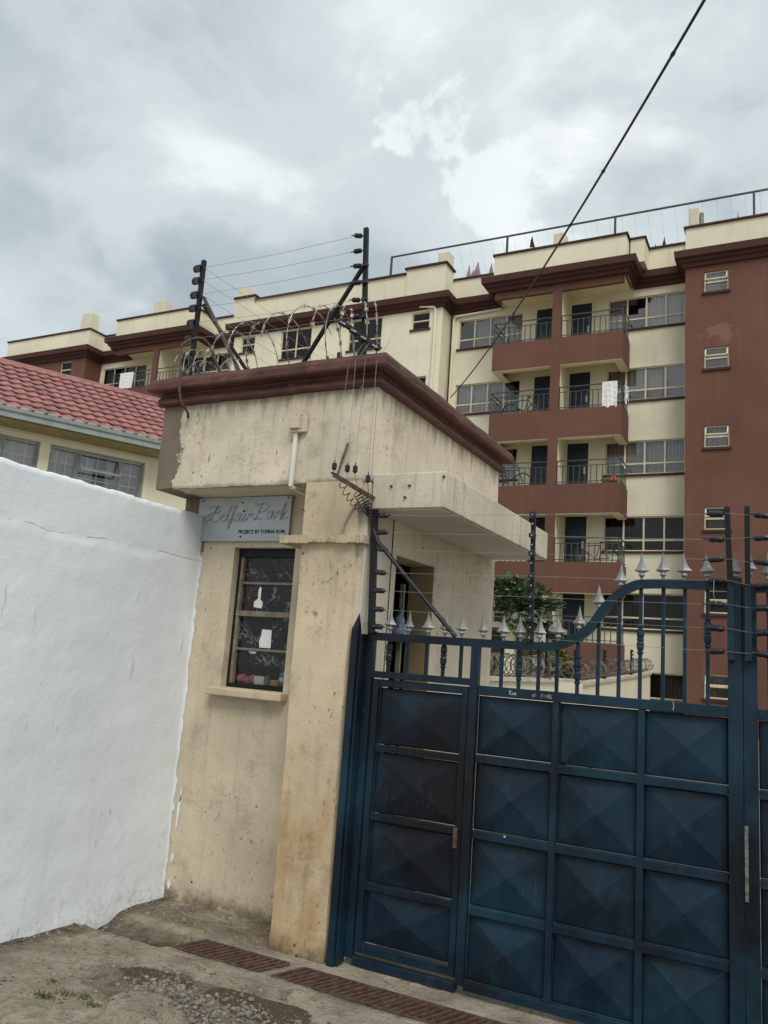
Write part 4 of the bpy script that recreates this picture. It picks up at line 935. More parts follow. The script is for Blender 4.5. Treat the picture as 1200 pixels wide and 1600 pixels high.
def jamb():
    p = thing('gate_post', 'pointed navy steel gate post against the guard house pillar', 'gate post', (-2.285, 4.19, 0))
    mb = MB(); x0, x1, y0, y1 = -2.306, -2.264, 4.115, 4.16
    mb.box(x0, x1, y0, y1, 0, 1.80); n = len(mb.v); mb.v += [(x0, y0, 1.80), (x1, y0, 1.80), (x1, y1, 1.80), (x0, y1, 1.80), ((x0 + x1) / 2 + .012, (y0 + y1) / 2, 1.90)]; mb.f += [(n + i, n + (i + 1) % 4, n + 4) for i in range(4)]
    mb.build('post', M['gate'], p)
    mb = MB(); mb.box(-2.261, -2.245, 4.13, 4.205, 0.01, 1.78); mb.build('stop_strip', M['gate'], p, bevel=.002)
jamb()

# ================================================================== ELECTRIC FENCE ON THE GATE
WZ_L = [2.479, 2.378, 2.277, 2.14, 2.034, 1.926, 1.826]; WZ_R = [2.455, 2.33, 2.232, 2.129, 2.014, 1.901, 1.794]; WZ_RR = [2.445, 2.336, 2.219, 2.109, 2.003, 1.889, 1.791]
ORDN = ['topmost', 'second', 'third', 'fourth', 'fifth', 'sixth', 'lowest']
def fence_posts():
    p = thing('fence_post', 'black electric fence post with bent brace on the left gate end', 'fence post', (-2.225, 4.17, 1.79))
    mb = MB(); mb.obox((-2.207, 4.175, 1.785), (-2.243, 4.175, 2.515), .034, .034, (0, 1, 0)); mb.build('post', M['black_steel'], p, bevel=.002)
    mb = MB(); mb.tube([(-2.24, 4.17, 2.40), (-2.20, 4.16, 2.32), (-1.70, 4.215, 1.795)], .0135, 7); mb.build('brace', M['black_steel'], p)
    for z in WZ_L: place('insulator', INS, p, (-2.166 - .02 * (z - 1.8), 4.165, z), rot=(0, random.uniform(-.12, .12), random.uniform(-.1, .1)))
    q = thing('fence_post', 'studded black electric fence post in the middle of the gate', 'fence post', (-1.262, 4.18, 1.79))
    mb = MB(); mb.obox((-1.260, 4.178, 1.79), (-1.269, 4.178, 2.485), .024, .018, (0, 1, 0)); mb.build('post', M['black_steel'], q, bevel=.002)
    cl = MB(); cl.box(-.017, .017, -.015, .012, -.011, .011); cl.lathe([(.009, -.022), (.012, 0), (.009, .022)], 8, 'Z'); cm_ = cl.mesh('clip', M['insul'])
    st = MB(); st.lathe([(.0035, -.016), (.0045, -.010)], 6, 'Y'); sm_ = st.mesh('stud', M['lock'])
    for k in range(7):
        z = (WZ_L[k] + WZ_R[k]) / 2; x = -1.260 - .009 * (z - 1.79) / .69
        place('clip', cm_, q, (x, 4.166, z)); place('stud', sm_, q, (x, 4.166, z))
        if k < 6: place('stud', sm_, q, (x, 4.174, z - .05))
    r = thing('fence_post', 'black electric fence post left of the gate centre, sleeved in navy steel', 'fence post', (-.295, 4.17, 1.76))
    mb = MB(); mb.obox((-.285, 4.170, 2.0), (-.302, 4.165, 2.490), .026, .026, (0, 1, 0)); mb.build('post', M['black_steel'], r, bevel=.002)
    mb = MB(); mb.obox((-.287, 4.170, 1.755), (-.287, 4.170, 2.10), .032, .03, (0, 1, 0)); mb.build('sleeve', M['gate'], r, bevel=.002)
    for z in WZ_R: place('insulator', INS, r, (-.352, 4.165, z), rot=(0, random.uniform(-.1, .1), random.uniform(-.1, .1)))
    u = thing('fence_post', 'black electric fence post right of the gate centre, sleeved in navy steel', 'fence post', (-.212, 4.17, 1.76))
    mb = MB(); mb.obox((-.213, 4.168, 2.0), (-.213, 4.168, 2.490), .024, .024, (0, 1, 0)); mb.build('post', M['black_steel'], u, bevel=.002)
    mb = MB(); mb.obox((-.213, 4.170, 1.755), (-.213, 4.170, 2.10), .030, .03, (0, 1, 0)); mb.build('sleeve', M['gate'], u, bevel=.002)
    for z in WZ_RR: place('insulator', INS, u, (-.150, 4.165, z), rot=(0, random.uniform(-.15, .15), random.uniform(-.1, .1)))
    def wire(pts, label, grp='thin electric fence wires strung over the gate', r=.0011):
        mb = MB(); mb.tube(pts, r, 4, cap=False); tag(mb.build('fence_wire', M['wire']), label, 'wire', grp)
    for k in range(7):
        zl, zr, zz = WZ_L[k], WZ_R[k], WZ_RR[k]; zm = (zl + zr) / 2
        wire([(-2.14, 4.165, zl), (-1.70, 4.16, (zl + zm) / 2 - .004), (-1.264, 4.160, zm), (-.80, 4.16, (zr + zm) / 2 - .004), (-.394, 4.165, zr)], f'{ORDN[k]} thin fence wire strung across the left gate leaf')
        wire([(-.31, 4.150, zr), (-.29, 4.150, zr), (-.213, 4.150, zz), (-.192, 4.165, zz)], f'{ORDN[k]} short wire link between the two posts at the gate centre')
        wire([(-.108, 4.165, zz), (1.9, 4.165, zz - .01)], f'{ORDN[k]} thin fence wire running out of frame at the right edge')
    wire([(-.36, 4.150, 2.129), (-.362, 4.145, 2.06), (-.352, 4.150, 2.014)], 'white jumper wire hanging between insulators left of the gate centre', 'jumper wires at the gate centre', .002)
    wire([(-.12, 4.150, 2.445), (-.115, 4.145, 2.39), (-.12, 4.150, 2.336)], 'pale jumper wire beside the upper insulators at the right edge', 'jumper wires at the gate centre', .002)
    wire([(-2.19, 4.15, 2.277), (-2.15, 4.14, 2.20), (-2.17, 4.15, 2.14)], 'thin looping jumper wire beside the left gate fence post', 'jumper wires at the gate centre')
fence_posts()

# ================================================================== ROOF TOP FENCE, RAZOR WIRE, BRACKETS
def roof_security():
    zt = 3.478
    R = thing('fence_post', 'tall black fence post with diagonal brace on the guard house roof corner', 'fence post', (-2.56, 4.45, zt))
    mb = MB(); mb.obox((-2.552, 4.45, zt - .004), (-2.622, 4.45, 4.570), .032, .028, (0, 1, 0)); mb.build('post', M['black_steel'], R, bevel=.002)
    mb = MB(); mb.tube([(-2.608, 4.44, 4.285), (-3.16, 4.47, zt)], .017, 7); mb.build('brace', M['black_steel'], R)
    zr = [4.518, 4.402, 4.29, 4.165, 4.037, 3.913]
    for i, z in enumerate(zr): place('insulator', INS, R, (-2.675 + .03 * (4.518 - z) / .6, 4.44, z), rot=(0, random.uniform(-.15, .15), .15), scale=(.85, 1.1, 1.1))
    cl = MB(); cl.box(-.012, .02, -.012, .012, -.012, .012); cl.lathe([(.014, -.008), (.016, 0), (.014, .008)], 8, 'X', (.022, 0, 0)); cm_ = cl.mesh('clip', M['insul'])
    for z in zr[2:]: place('clip', cm_, R, (-2.585 + .06 * (4.0 - z), 4.43, z - .01))
    Lp = thing('fence_post', 'leaning black fence post with two braces at the left roof edge', 'fence post', (-4.03, 4.45, zt))
    mb = MB(); mb.obox((-4.052, 4.45, zt - .15), (-4.050, 4.45, 4.575), .032, .03, (0, 1, 0)); mb.build('post', M['black_steel'], Lp, bevel=.002)
    zl = [4.506, 4.404, 4.287, 4.178, 4.058, 3.93, 3.80, 3.68]
    for z in zl: place('clip', cm_, Lp, (-4.076, 4.435, z), rot=(0, 0, PI), scale=(1.5, 1.5, 1.9))
    mb = MB(); mb.obox((-4.02, 4.46, 4.27), (-3.50, 4.46, zt), .026, .02); mb.build('brace', M['rust_steel'], Lp)
    mb = MB(); mb.obox((-4.03, 4.47, 4.22), (-3.70, 5.15, zt), .026, .02); mb.build('brace', M['black_steel'], Lp)
    def wire(pts, label, grp, r=.0014, name='fence_wire', mat='wire'):
        mb = MB(); mb.tube(pts, r, 4, cap=False); return tag(mb.build(name, M[mat]), label, 'wire', grp)
    nm = ['topmost', 'second from the top', 'third from the top', 'fourth from the top', 'fifth', 'lowest']
    for i in range(6):
        a, b = (-4.03, 4.435, zl[i]), (-2.715 + .03 * i / 5, 4.44, zr[i]); m = ((a[0] + b[0]) / 2, 4.44, (a[2] + b[2]) / 2 - .012)
        wire([a, m, b], f'{nm[i]} thin wire between the two roof fence posts', 'wires between the roof fence posts')
    for i in range(5):
        wire([(-4.03, 4.45, zl[i]), (-3.96, 6.38, zl[i] - .02)], f'{nm[i]} of the thin wires running back from the left roof post', 'wires running back along the roof')
    hid = thing('fence_post', 'short black fence post at the back left roof corner', 'fence post', (-3.95, 6.38, zt))
    mb = MB(); mb.obox((-3.95, 6.38, zt), (-3.95, 6.38, 4.55), .03, .03); mb.build('post', M['black_steel'], hid)
    # razor wire: loose loops
    bar = MB(); w = .012
    def coil(name, label, segs, mat, barbstep, grp=None, tr=.0034, bw=.0165):
        mb = MB()
        for pts in segs:
            mb.tube(pts, tr, 4, cap=False); L = 0.0; nxt = 0.03
            for a, b in zip(pts, pts[1:]):
                a, b = Vector(a), Vector(b); d = (b - a).length; L += d
                if L > nxt:
                    nxt = L + barbstep * random.uniform(.8, 1.2); t = (b - a).normalized(); n = t.cross(Vector((random.uniform(-1, 1), random.uniform(-1, 1), random.uniform(-1, 1)))).normalized(); e = t * bw * 1.3
                    m = (a + b) / 2
                    mb.quad(tuple(m - e + n * bw), tuple(m + n * bw * .15), tuple(m + e + n * bw), tuple(m + n * bw * .55)); mb.quad(tuple(m - e - n * bw), tuple(m - n * bw * .15), tuple(m + e - n * bw), tuple(m - n * bw * .55))
                    mb.obox(tuple(m - e * .8), tuple(m + e * .8), bw * .55, .003)
        return tag(mb.build(name, M[mat]), label, 'razor wire', grp)
    coil('razor_wire', 'tangled razor wire bunched around the left roof fence post', [helix((-4.02, 4.36, 3.60), (-3.78, 4.42, 3.62), .185, 3.2, 24, .22, 3), helix((-4.0, 4.5, 3.63), (-3.62, 4.45, 3.60), .14, 2.3, 22, .3, 8)], 'razor', .055)
    coil('razor_wire', 'loose looping razor wire along the middle of the guard house roof', [helix((-3.64, 4.40, 3.70), (-3.30, 4.40, 3.70), .23, 2.15, 30, .22, 21), helix((-3.22, 4.40, 3.72), (-2.94, 4.42, 3.74), .24, 1.4, 30, .25, 5)], 'razor', .055)
    coil('razor_wire', 'upright razor wire loops at the right roof fence post', [helix((-2.84, 4.40, 3.75), (-2.64, 4.44, 3.76), .26, 2.1, 30, .18, 4), helix((-2.62, 4.38, 3.72), (-2.50, 4.46, 3.74), .23, 2.2, 30, .2, 14)], 'razor', .055)
    # top bracket with insulators and the hook pipe at the left
    B = thing('wire_bracket', 'black angled wire bracket with insulators on the roof corner', 'bracket', (-2.45, 4.2, 3.62))
    mb = MB(); mb.obox((-2.56, 4.10, 3.735), (-2.36, 4.30, 3.592), .032, .026); mb.obox((-2.45, 4.2, zt), (-2.45, 4.2, 3.66), .024, .024); mb.build('arm', M['black_steel'], B, bevel=.002)
    for t in (.12, .38, .62, .9): place('insulator', INS, B, (-2.56 + .2 * t, 4.08 + .2 * t, 3.735 - .143 * t - .012), rot=(0, .5, .4), scale=(.8, 1, 1))
    K = thing('rusty_hook', 'rusty curved steel hook over the left edge of the brown roof cap', 'hook', (-3.74, 4.05, 3.3))
    mb = MB(); mb.tube(crom3([(-3.60, 4.30, 3.50), (-3.72, 4.20, 3.78), (-3.80, 4.06, 3.70), (-3.76, 4.03, 3.50), (-3.755, 4.035, 3.36), (-3.735, 4.05, 3.27), (-3.72, 4.10, 3.22), (-3.745, 4.14, 3.19)]), .009, 7); mb.build('hook_bar', M['rust_steel'], K, smooth=True)
    # lower corner bracket
    C = thing('wire_bracket', 'rusty angle bracket sticking out from the guard house corner', 'bracket', (-2.3, 4.05, 2.64))
    mb = MB(); a, b = Vector((-2.399, 3.9, 2.687)), Vector((-2.250, 4.15, 2.588)); mb.obox(a, b, .026, .005); mb.obox(a + Vector((.012, 0, -.012)), b + Vector((.012, 0, -.012)), .005, .028); mb.build('arm', M['rust_steel'], C)
    mb = MB(); mb.obox((-2.38, 3.94, 2.685), (-2.45, 4.148, 2.935), .016, .006); mb.build('strut', M['rust_steel'], C)
    ups = [(-2.432, 3.98, 2.744), (-2.353, 4.0, 2.733), (-2.300, 4.0, 2.726), (-2.21, 4.0, 2.665)]; tops = [(-2.430, 4.045, 3.40), (-2.383, 4.045, 3.42), (-2.315, 4.045, 3.43), (-2.236, 4.045, 3.40)]
    foot = [(-2.392, 3.92, 2.68), (-2.345, 3.99, 2.65), (-2.305, 4.05, 2.63), (-2.262, 4.12, 2.60)]
    for (u, t_, f, nmk) in zip(ups, tops, foot, ('leftmost', 'second', 'third', 'rightmost')):
        place('insulator', INS, C, u, rot=(0, PI / 2, 0), scale=(.62, .95, .95))
        wire([(u[0], u[1], u[2] + .02), t_, (t_[0], 4.20, 3.60)], f'{nmk} of the four thin wires climbing the guard house corner', 'wires climbing to the roof cap')
        m = MB(); m.tube([(u[0], u[1], u[2] - .02), f], .002, 4); m.build('tie_wire', M['wire'], C)
    def spring(a, b, r, n, seed, sag): 
        p = helix(a, b, r, n, 12, .15, seed); k = len(p); return [Vector(q) + Vector((0, 0, -sag * math.sin(PI * i / k))) for i, q in enumerate(p)]
    S_ = [((-2.375, 3.96, 2.655), (-2.262, 4.15, 2.50), .020, 8, 1, .05, 'leftmost coiled black lead below the corner bracket'), ((-2.305, 4.045, 2.60), (-2.255, 4.15, 2.49), .022, 10, 2, .02, 'middle coiled black lead bunched under the corner bracket'), ((-2.275, 4.09, 2.59), (-2.246, 4.16, 2.44), .020, 9, 3, .0, 'coiled black lead nearest the fence post top')]
    for a, b, r, n, sd_, sag, lab in S_:
        m = MB(); m.tube(spring(a, b, r, n, sd_, sag), .0026, 5, cap=False); tag(m.build('coiled_lead', M['cable']), lab, 'lead', 'coiled leads at the corner bracket')
    m = MB(); m.tube([(-2.33, 4.125, 2.56), (-2.375, 4.122, 2.50), (-2.42, 4.118, 2.42), (-2.425, 4.118, 2.355)], .010, 6); tag(m.build('lead_pipe', plain('cement_smeared_pipe', (.36, .29, .21), .85)), 'short cement smeared pipe stub above the broken ledge', 'pipe')
roof_security()
def cable():
    pts = []; a, b = Vector((-.262, 3.0, 4.312)), Vector((-3.70, 8.6, 4.80))
    a2 = a - (b - a) * 0.35 + Vector((0, 0, .35))
    for i in range(31):
        t = i / 30; p = a2.lerp(b, t); p.z -= .34 * 4 * t * (1 - t) * .75; pts.append(p)
    c = thing('overhead_cable', 'black overhead cable crossing the sky towards the guard house roof', 'cable', tuple(b))
    mb = MB(); mb.tube(pts, .0066, 6); mb.build('conductor', M['cable'], c, smooth=True)
    k = MB()
    for i in (9, 12, 14, 17, 19, 22): 
        p = pts[i]; d = (pts[i + 1] - pts[i - 1]).normalized(); k.tube([p - d * .018, p, p + d * .018], [.0075, .0105, .0075], 6)
    stuff(k.build('tie', M['cable'], c))
    return pts
CAB = cable()

# ================================================================== DRAIN GRATINGS
def gratings():
    sk = .075 / .20     # the gratings lie a little skew
    def grate(label, x0, x1, y0=3.822, y1=4.022):
        g = thing('drain_grating', label, 'grating', ((x0 + x1) / 2, 3.92, 0), 'rusty drain gratings before the gate')
        z1 = .004; h = .034
        fr = MB()
        fr.obox((x0, y0, z1 - h / 2), (x1, y0, z1 - h / 2), .012, h); fr.obox((x0 + sk * (y1 - y0), y1, z1 - h / 2), (x1 + sk * (y1 - y0), y1, z1 - h / 2), .012, h)
        fr.obox((x0, y0, z1 - h / 2), (x0 + sk * (y1 - y0), y1, z1 - h / 2), .014, h); fr.obox((x1, y0, z1 - h / 2), (x1 + sk * (y1 - y0), y1, z1 - h / 2), .014, h)
        fr.build('frame', M['rust_steel'], g)
        b = MB(); L = y1 - y0; b.obox((0, .006, 0), (sk * L, L - .006, 0), .0125, .014); bm = b.mesh('bar', M['rust2']); n = int(round((x1 - x0) / .042))
        for i in range(1, n): place('bar', bm, g, (x0 + (x1 - x0) * i / n, y0, z1 - .010 + random.uniform(-.0015, .0015)), rot=(0, 0, random.uniform(-.02, .02)))
    M['rust2'] = plain('red_rust', (.088, .046, .031), .9, vary=.4, scale=25)
    grate('short rusty drain grating below the guard house pillar', -3.12, -2.555); grate('long rusty drain grating running along in front of the gate', -2.455, -1.02)
gratings()

# ================================================================== APARTMENT BUILDING
FL = [14.05, 11.17, 8.30, 5.42, 2.60, -.17]
FY = 30.0
QP = unit_quad('pane', M['pane']); QPD = unit_quad('pane_dark', M['pane_dark'])
def curtain_mesh(name, mat, n=22):
    mb = MB(); rr = random.Random(3)
    xs = [i / n for i in range(n + 1)]; ys = [(.5 + .5 * math.sin(i * 1.3 + rr.uniform(-.4, .4))) * .13 for i in range(n + 1)]
    for i in range(n): mb.quad((xs[i], ys[i], 0), (xs[i + 1], ys[i + 1], 0), (xs[i + 1], ys[i + 1], 1), (xs[i], ys[i], 1))
    return mb.mesh(name, mat)
CUR_L = curtain_mesh('curtain', M['curtain_l']); CUR_D = curtain_mesh('curtain', M['curtain_d'])
def apartments():
    A = thing('apartment_building', 'six storey cream and brown apartment block with balconies behind the gate', 'building', (-15, 30, 0))
    holes30, holes_e, holes_a, holes_g = [], [], [], []
    pane_list = []
    def window(x0, x1, z0, z1, y, cols, split=None, cur='l', dark=False, fr='winframe', tilt=False, curspan=None):
        t = .05; mb = MB(); yy0, yy1 = y + .06, y + .12
        mb.box(x0, x0 + t, yy0, yy1, z0, z1); mb.box(x1 - t, x1, yy0, yy1, z0, z1); mb.box(x0 + t, x1 - t, yy0, yy1, z0, z0 + t); mb.box(x0 + t, x1 - t, yy0, yy1, z1 - t, z1)
        cw = (x1 - x0) / cols; rowz = [z0, z1] if split is None else [z0, z0 + (z1 - z0) * split, z1]
        for i in range(1, cols): mb.box(x0 + cw * i - .03, x0 + cw * i + .03, yy0 + .003, yy1 - .003, z0 + t, z1 - t)
        if split is not None:
            for i in range(cols): mb.box(x0 + cw * i + .03 + .02 * (i == 0), x0 + cw * (i + 1) - .03 - .02 * (i == cols - 1), yy0 + .002, yy1 - .002, rowz[1] - .03, rowz[1] + .03)
        w = mb.build('window', M[fr], A)
        for i in range(cols):
            for a, b in zip(rowz, rowz[1:]): place('pane', QPD if dark else QP, w, (x0 + cw * i, y + .09, a), scale=(cw, 1, b - a), rot=(random.uniform(-.012, .012), 0, random.uniform(-.008, .008)))
        s = MB(); s.box(x0 - .06, x1 + .06, y - .06, y + .058, z0 - .09, z0 - .003); s.build('sill', M['brown_trim'], w)
        if cur:
            for i in range(cols):
                if random.random() < .15: continue
                k = random.choice((.62, .8, .95, .95, 1.0)); place('curtain', CUR_L if cur == 'l' else CUR_D, w, (x0 + cw * (i + random.uniform(0, .08)), y + .22, z0 - .05), scale=(cw * k, 1, z1 - z0 + .05))
        return w
    def door(x0, x1, z0, z1, y):
        mb = MB(); mb.box(x0, x1, y + .05, y + .10, z0, z1); d = mb.build('door', M['doornavy'], A)
        p = MB(); n = 0
        xc = (x0 + x1) / 2; h = z1 - z0
        for zz in (.10, .40, .62):
            for a, b in ((x0 + .10, xc - .04), (xc + .04, x1 - .10)):
                za, zb = z0 + h * zz, z0 + h * (zz + .20)
                for q in ((a, b, za, za + .03), (a, b, zb - .03, zb), (a, a + .03, za + .03, zb - .03), (b - .03, b, za + .03, zb - .03)): p.box(q[0], q[1], y + .025, y + .048, q[2], q[3])
        p.box(x0 + .10, x1 - .10, y + .025, y + .048, z0 + h * .86, z0 + h * .89); stuff(p.build('door_moulding', M['doornavy'], d))
        l = MB(); l.box(x1 - .16, x1 - .08, y + .0, y + .048, z0 + h * .40, z0 + h * .53); l.build('lock', M['lock'], d)
    # ---- openings
    spec30 = []
    for k, F in enumerate(FL):
        z0, z1 = F + .70, F + 1.99
        spec30 += [('w', -6.42, -3.56, z0, z1, k), ('w', -12.70, -9.88, z0, z1, k), ('d', -7.88, -7.06, F - .04, F + 2.02, k), ('d', -9.30, -8.50, F - .04, F + 2.02, k)]
        if k < 2: spec30 += [('w', -33.50, -30.40, z0, z1, k), ('w', -27.3, -24.9, z0, z1, k), ('d', -28.1, -27.55, F - .04, F + 2.02, k), ('d', -29.9, -29.0, F - .04, F + 2.02, k)]
    h30 = [s[1:5] for s in spec30]
    mb = MB(); f30 = lambda u, v, d: (u, FY + d, v)
    wall_holes(mb, f30, -13.1, -3.45, -1.0, 17.0, [h for h in h30 if h[0] > -13.1], .12)
    mb.build('wall', M['cream'], A); mb = MB(); wall_holes(mb, f30, -33.7, -24.0, -1.0, 17.0, [h for h in h30 if h[0] < -20], .12)
    # projecting cream centre block
    EY = 29.1; he = []
    for k, F in enumerate(FL[:3]):
        he += [(-14.52, -13.68, F + 1.44, F + 2.20), (-17.62, -15.95, F + .85, F + 2.27), (-21.25, -19.58, F + .85, F + 2.27), (-23.55, -22.76, F + 1.44, F + 2.22)]
    mb.build('wall', M['cream'], A); mb = MB(); fe = lambda u, v, d: (u, EY + d, v); wall_holes(mb, fe, -24.0, -13.1, -1, 17.0, he, .12)
    for X in (-13.1, -24.0): mb.quad((X, EY, -1), (X, FY, -1), (X, FY, 17), (X, EY, 17))
    mb.build('wall', M['cream'], A)
    for s in spec30:
        if s[0] == 'w':
            far = s[1] < -20; window(s[1], s[2], s[3], s[4], FY, 3 if s[1] == -27.3 else 4, .32, cur='l' if s[5] < 3 else 'd', dark=s[5] >= 3 or far)
        else: door(*s[1:5], FY)
    for h in he:
        if h[1] - h[0] > 1: window(*h, EY, 2, .32, cur='d', dark=True, fr='brown_trim' if False else 'winframe')
        else: window(*h, EY, 1, .5, cur=None, dark=True)
    # brown towers at both ends
    TY = 28.9; mb = MB(); ha = [(-2.82, -2.0, F + 1.28, F + 2.06) for F in FL] + [(1.6, 2.4, F + 1.28, F + 2.06) for F in FL[:2]]
    ft = lambda u, v, d: (u, TY + d, v); wall_holes(mb, ft, -3.45, 8, -1, 17.0, ha, .12); mb.quad((-3.45, TY, -1), (-3.45, FY, -1), (-3.45, FY, 17), (-3.45, TY, 17))
    mb.build('wall', M['brown'], A); mb = MB()
    hg = [(-35.6, -34.75, F + 1.28, F + 2.22) for F in FL[:2]] + [(-38.6, -37.8, F + 1.28, F + 2.22) for F in FL[:2]]
    wall_holes(mb, ft, -40.5, -33.7, -1, 17.0, hg, .12); mb.quad((-33.7, TY, -1), (-33.7, FY, -1), (-33.7, FY, 17), (-33.7, TY, 17))
    mb.build('wall', M['brown'], A)
    for h in ha + hg: window(*h, TY, 1, .5, cur='l' if random.random() < .4 else None, dark=h[0] < -30 or h[2] < 8)
    for h in ha[:6]:      # the tilted top sash
        mb = MB(); z = (h[2] + h[3]) / 2 + .05; p = Vector((0, -.16, z)); 
        for a, b in (((h[0] + .06, TY + .05, h[3] - .06), (h[0] + .06, TY - .10, z)), ((h[1] - .06, TY + .05, h[3] - .06), (h[1] - .06, TY - .10, z)), ((h[0] + .06, TY - .10, z), (h[1] - .06, TY - .10, z))): mb.obox(a, b, .04, .04)
        mb.build('top_sash', M['winframe'], A)
    # inner partition, roof slab and back, so that the rooms stay dark
    mb = MB(); mb.box(-40.4, 8, 33.0, 33.2, -1, 17.0); mb.box(-40.4, 8, 30.6, 33.0, 16.80, 17.0); mb.box(-40.4, 8, 40.8, 41, -1, 17); mb.box(-40.4, 8, 33.2, 40.8, 16.8, 17.0); mb.box(7.8, 8, 29.2, 40.8, -1, 16.8); mb.box(-40.49, -40.3, 28.91, 40.8, -1, 16.8)
    for F in FL: mb.box(-40.2, 7.7, 30.13, 32.99, F - .25, F - .06)
    mb.build('core_wall', M['slab_grey'], A)
    mb = MB()      # roof deck strips up to the faces
    for x0, x1, y in ((-40.5, -33.7, 29.02), (-33.7, -24, 30.12), (-24, -13.1, 29.22), (-13.1, -3.45, 30.12), (-3.45, 8, 29.02)): mb.box(x0, x1, y, 30.6, 16.82, 16.99)
    mb.build('roof_deck', M['slab_grey'], A)
    # ---- balconies
    BY = 28.6
    RAILB = MB(); RAILB.box(-.011, .011, -.011, .011, 0, 1); RB = RAILB.mesh('baluster', M['rail'])
    def railing(xa, xb, F, open_left, open_right):
        z0 = F + .12; mb = MB(); yr = BY + .06
        for z, s in ((z0 + .06, .028), (z0 + .66, .024), (z0 + .86, .036)): mb.obox((xa, yr, z), (xb, yr, z), s, s)
        for op, x in ((open_left, xa), (open_right, xb)):
            if op:
                for z, s in ((z0 + .06, .028), (z0 + .66, .024), (z0 + .86, .036)): mb.obox((x, yr, z), (x, FY - .05, z), s, s)
        r = mb.build('railing', M['rail'], A)
        n = max(2, int((xb - xa) / .20)); 
        for i in range(n + 1): place('baluster', RB, r, (xa + (xb - xa) * i / n, yr, z0 - .02), scale=(1.3, 1.3, .70 if i % n else .88))
        for op, x in ((open_left, xa), (open_right, xb)):
            if op:
                for i in range(1, 7): place('baluster', RB, r, (x, yr + (FY - BY - .1) * i / 7, z0 - .02), scale=(1, 1, .70))
    def stack(xl, xr, pl, pr, floors):
        for k, F in enumerate(floors):
            mb = MB(); zt, zb = F + .10, F - 1.0
            mb.box(xl, xr, BY, BY + .15, zb, zt); mb.box(xl, xl + .15, BY + .15, FY - .002, zb, zt); mb.box(xr - .15, xr, BY + .15, FY - .002, zb, zt)
            mb.build('balcony', M['brown'], A)
            mb = MB(); mb.box(xl + .15, xr - .15, BY + .15, FY - .002, F - .55, F - .05); mb.build('balcony_slab', M['cream_in'], A)
            mb = MB(); mb.box(xl + .01, xr - .01, BY + .012, BY + .30, zb - .02, zb - .003); mb.box(xl + .01, xl + .32, BY + .301, FY - .01, zb - .02, zb - .003); mb.box(xr - .32, xr - .01, BY + .301, FY - .01, zb - .02, zb - .003); mb.build('soffit', M['cream_in'], A)
            railing(xl + .02, pl - .02, F, True, False); railing(pr + .02, xr - .02, F, False, True)
        # top beam under the cornice
        mb = MB(); mb.box(xl, xr, BY, BY + .15, 16.06, 16.50); mb.build('beam', M['brown'], A)
        mb = MB(); mb.box(xl, xr, BY + .15, FY - .002, 16.38, 16.60); mb.build('balcony_slab', M['cream_in'], A)
        zs = floors + []
        for k, F in enumerate(floors):
            top = (16.06 if k == 0 else floors[k - 1] - 1.0); mb = MB(); mb.box(pl, pr, BY - .004, BY + .10, F + .10, top); mb.build('pier', M['brown'], A)
            mb = MB(); mb.box(pl + .01, pr - .005, BY + .10, FY - .002, F - .05, top + .4); mb.build('party_wall', M['cream_in'], A)
    stack(-10.62, -5.58, -8.25, -7.90, FL[:5]); stack(-31.25, -26.2, -28.6, -28.28, FL[:2])
    # ---- cornice, parapet, copings
    def path(dy, bal): 
        return [(-40.5 + (.3 if bal < 0 else 0), 40.9), (-40.5 + (.3 if bal < 0 else 0), 28.9), (-33.7, 28.9), (-33.7, 30), (-31.4 - bal, 30), (-31.4 - bal, 28.55), (-26.05 + bal, 28.55), (-26.05 + bal, 30), (-24, 30), (-24, 29.1), (-13.1, 29.1), (-13.1, 30), (-10.75 - bal, 30), (-10.75 - bal, 28.55), (-5.45 + bal, 28.55), (-5.45 + bal, 30), (-3.45, 30), (-3.45, 28.9), (8, 28.9)]
    cor = [(.0, 16.34), (.10, 16.36), (.12, 16.50), (.20, 16.52), (.22, 16.62), (.34, 16.66), (.36, 16.92), (.0, 17.0), (-.3, 17.0)]
    mb = MB(); mb.sweep(path(0, 0), cor); mb.build('cornice', M['brown_trim'], A)
    par = [(.0, 16.99), (.0, 17.93), (-.16, 17.93), (-.16, 16.99)]
    mb = MB(); mb.sweep(path(0, -.05), par)
    mb.box(-24.0, -13.1, 29.101, 29.25, 17.93, 18.10); mb.box(-14.9, -13.06, 29.06, 29.9, 17.05, 18.30); mb.box(-24.15, -23.0, 29.06, 29.9, 17.05, 18.30)
    mb.build('parapet', M['cream'], A)
    cop = [(.06, 17.931), (.06, 18.01), (-.22, 18.01), (-.22, 17.931)]
    mb = MB()
    P_ = path(0, -.05); i0 = P_.index((-24, 29.1)); mb.sweep(P_[:i0], cop); mb.sweep(P_[i0 + 2:], cop)
    mb.box(-22.99, -14.92, 29.02, 29.33, 18.101, 18.18); mb.box(-14.98, -12.98, 28.98, 29.98, 18.301, 18.385); mb.box(-24.23, -22.92, 28.98, 29.98, 18.301, 18.385)
    mb.box(-5.49, -4.86, 28.98, 29.9, 17.935, 18.0)
    mb.build('coping', M['brown_trim'], A)
    mb = MB(); mb.box(-5.44, -4.92, 29.04, 29.98, 16.99, 17.93); mb.build('parapet', M['cream'], A)
    # ---- chimneys
    for x0, x1, zt, y in ((-14.17, -13.63, 19.77, 30.6), (-8.90, -8.41, 19.70, 30.6), (-3.54, -3.17, 19.74, 30.6), (-25.3, -24.75, 19.85, 30.6), (-31.0, -30.25, 19.9, 30.6), (-36.5, -35.75, 19.95, 30.6)):
        mb = MB(); mb.box(x0, x1, y, y + .6, 16.99, zt); mb.build('chimney', M['chim'], A, bevel=.03)
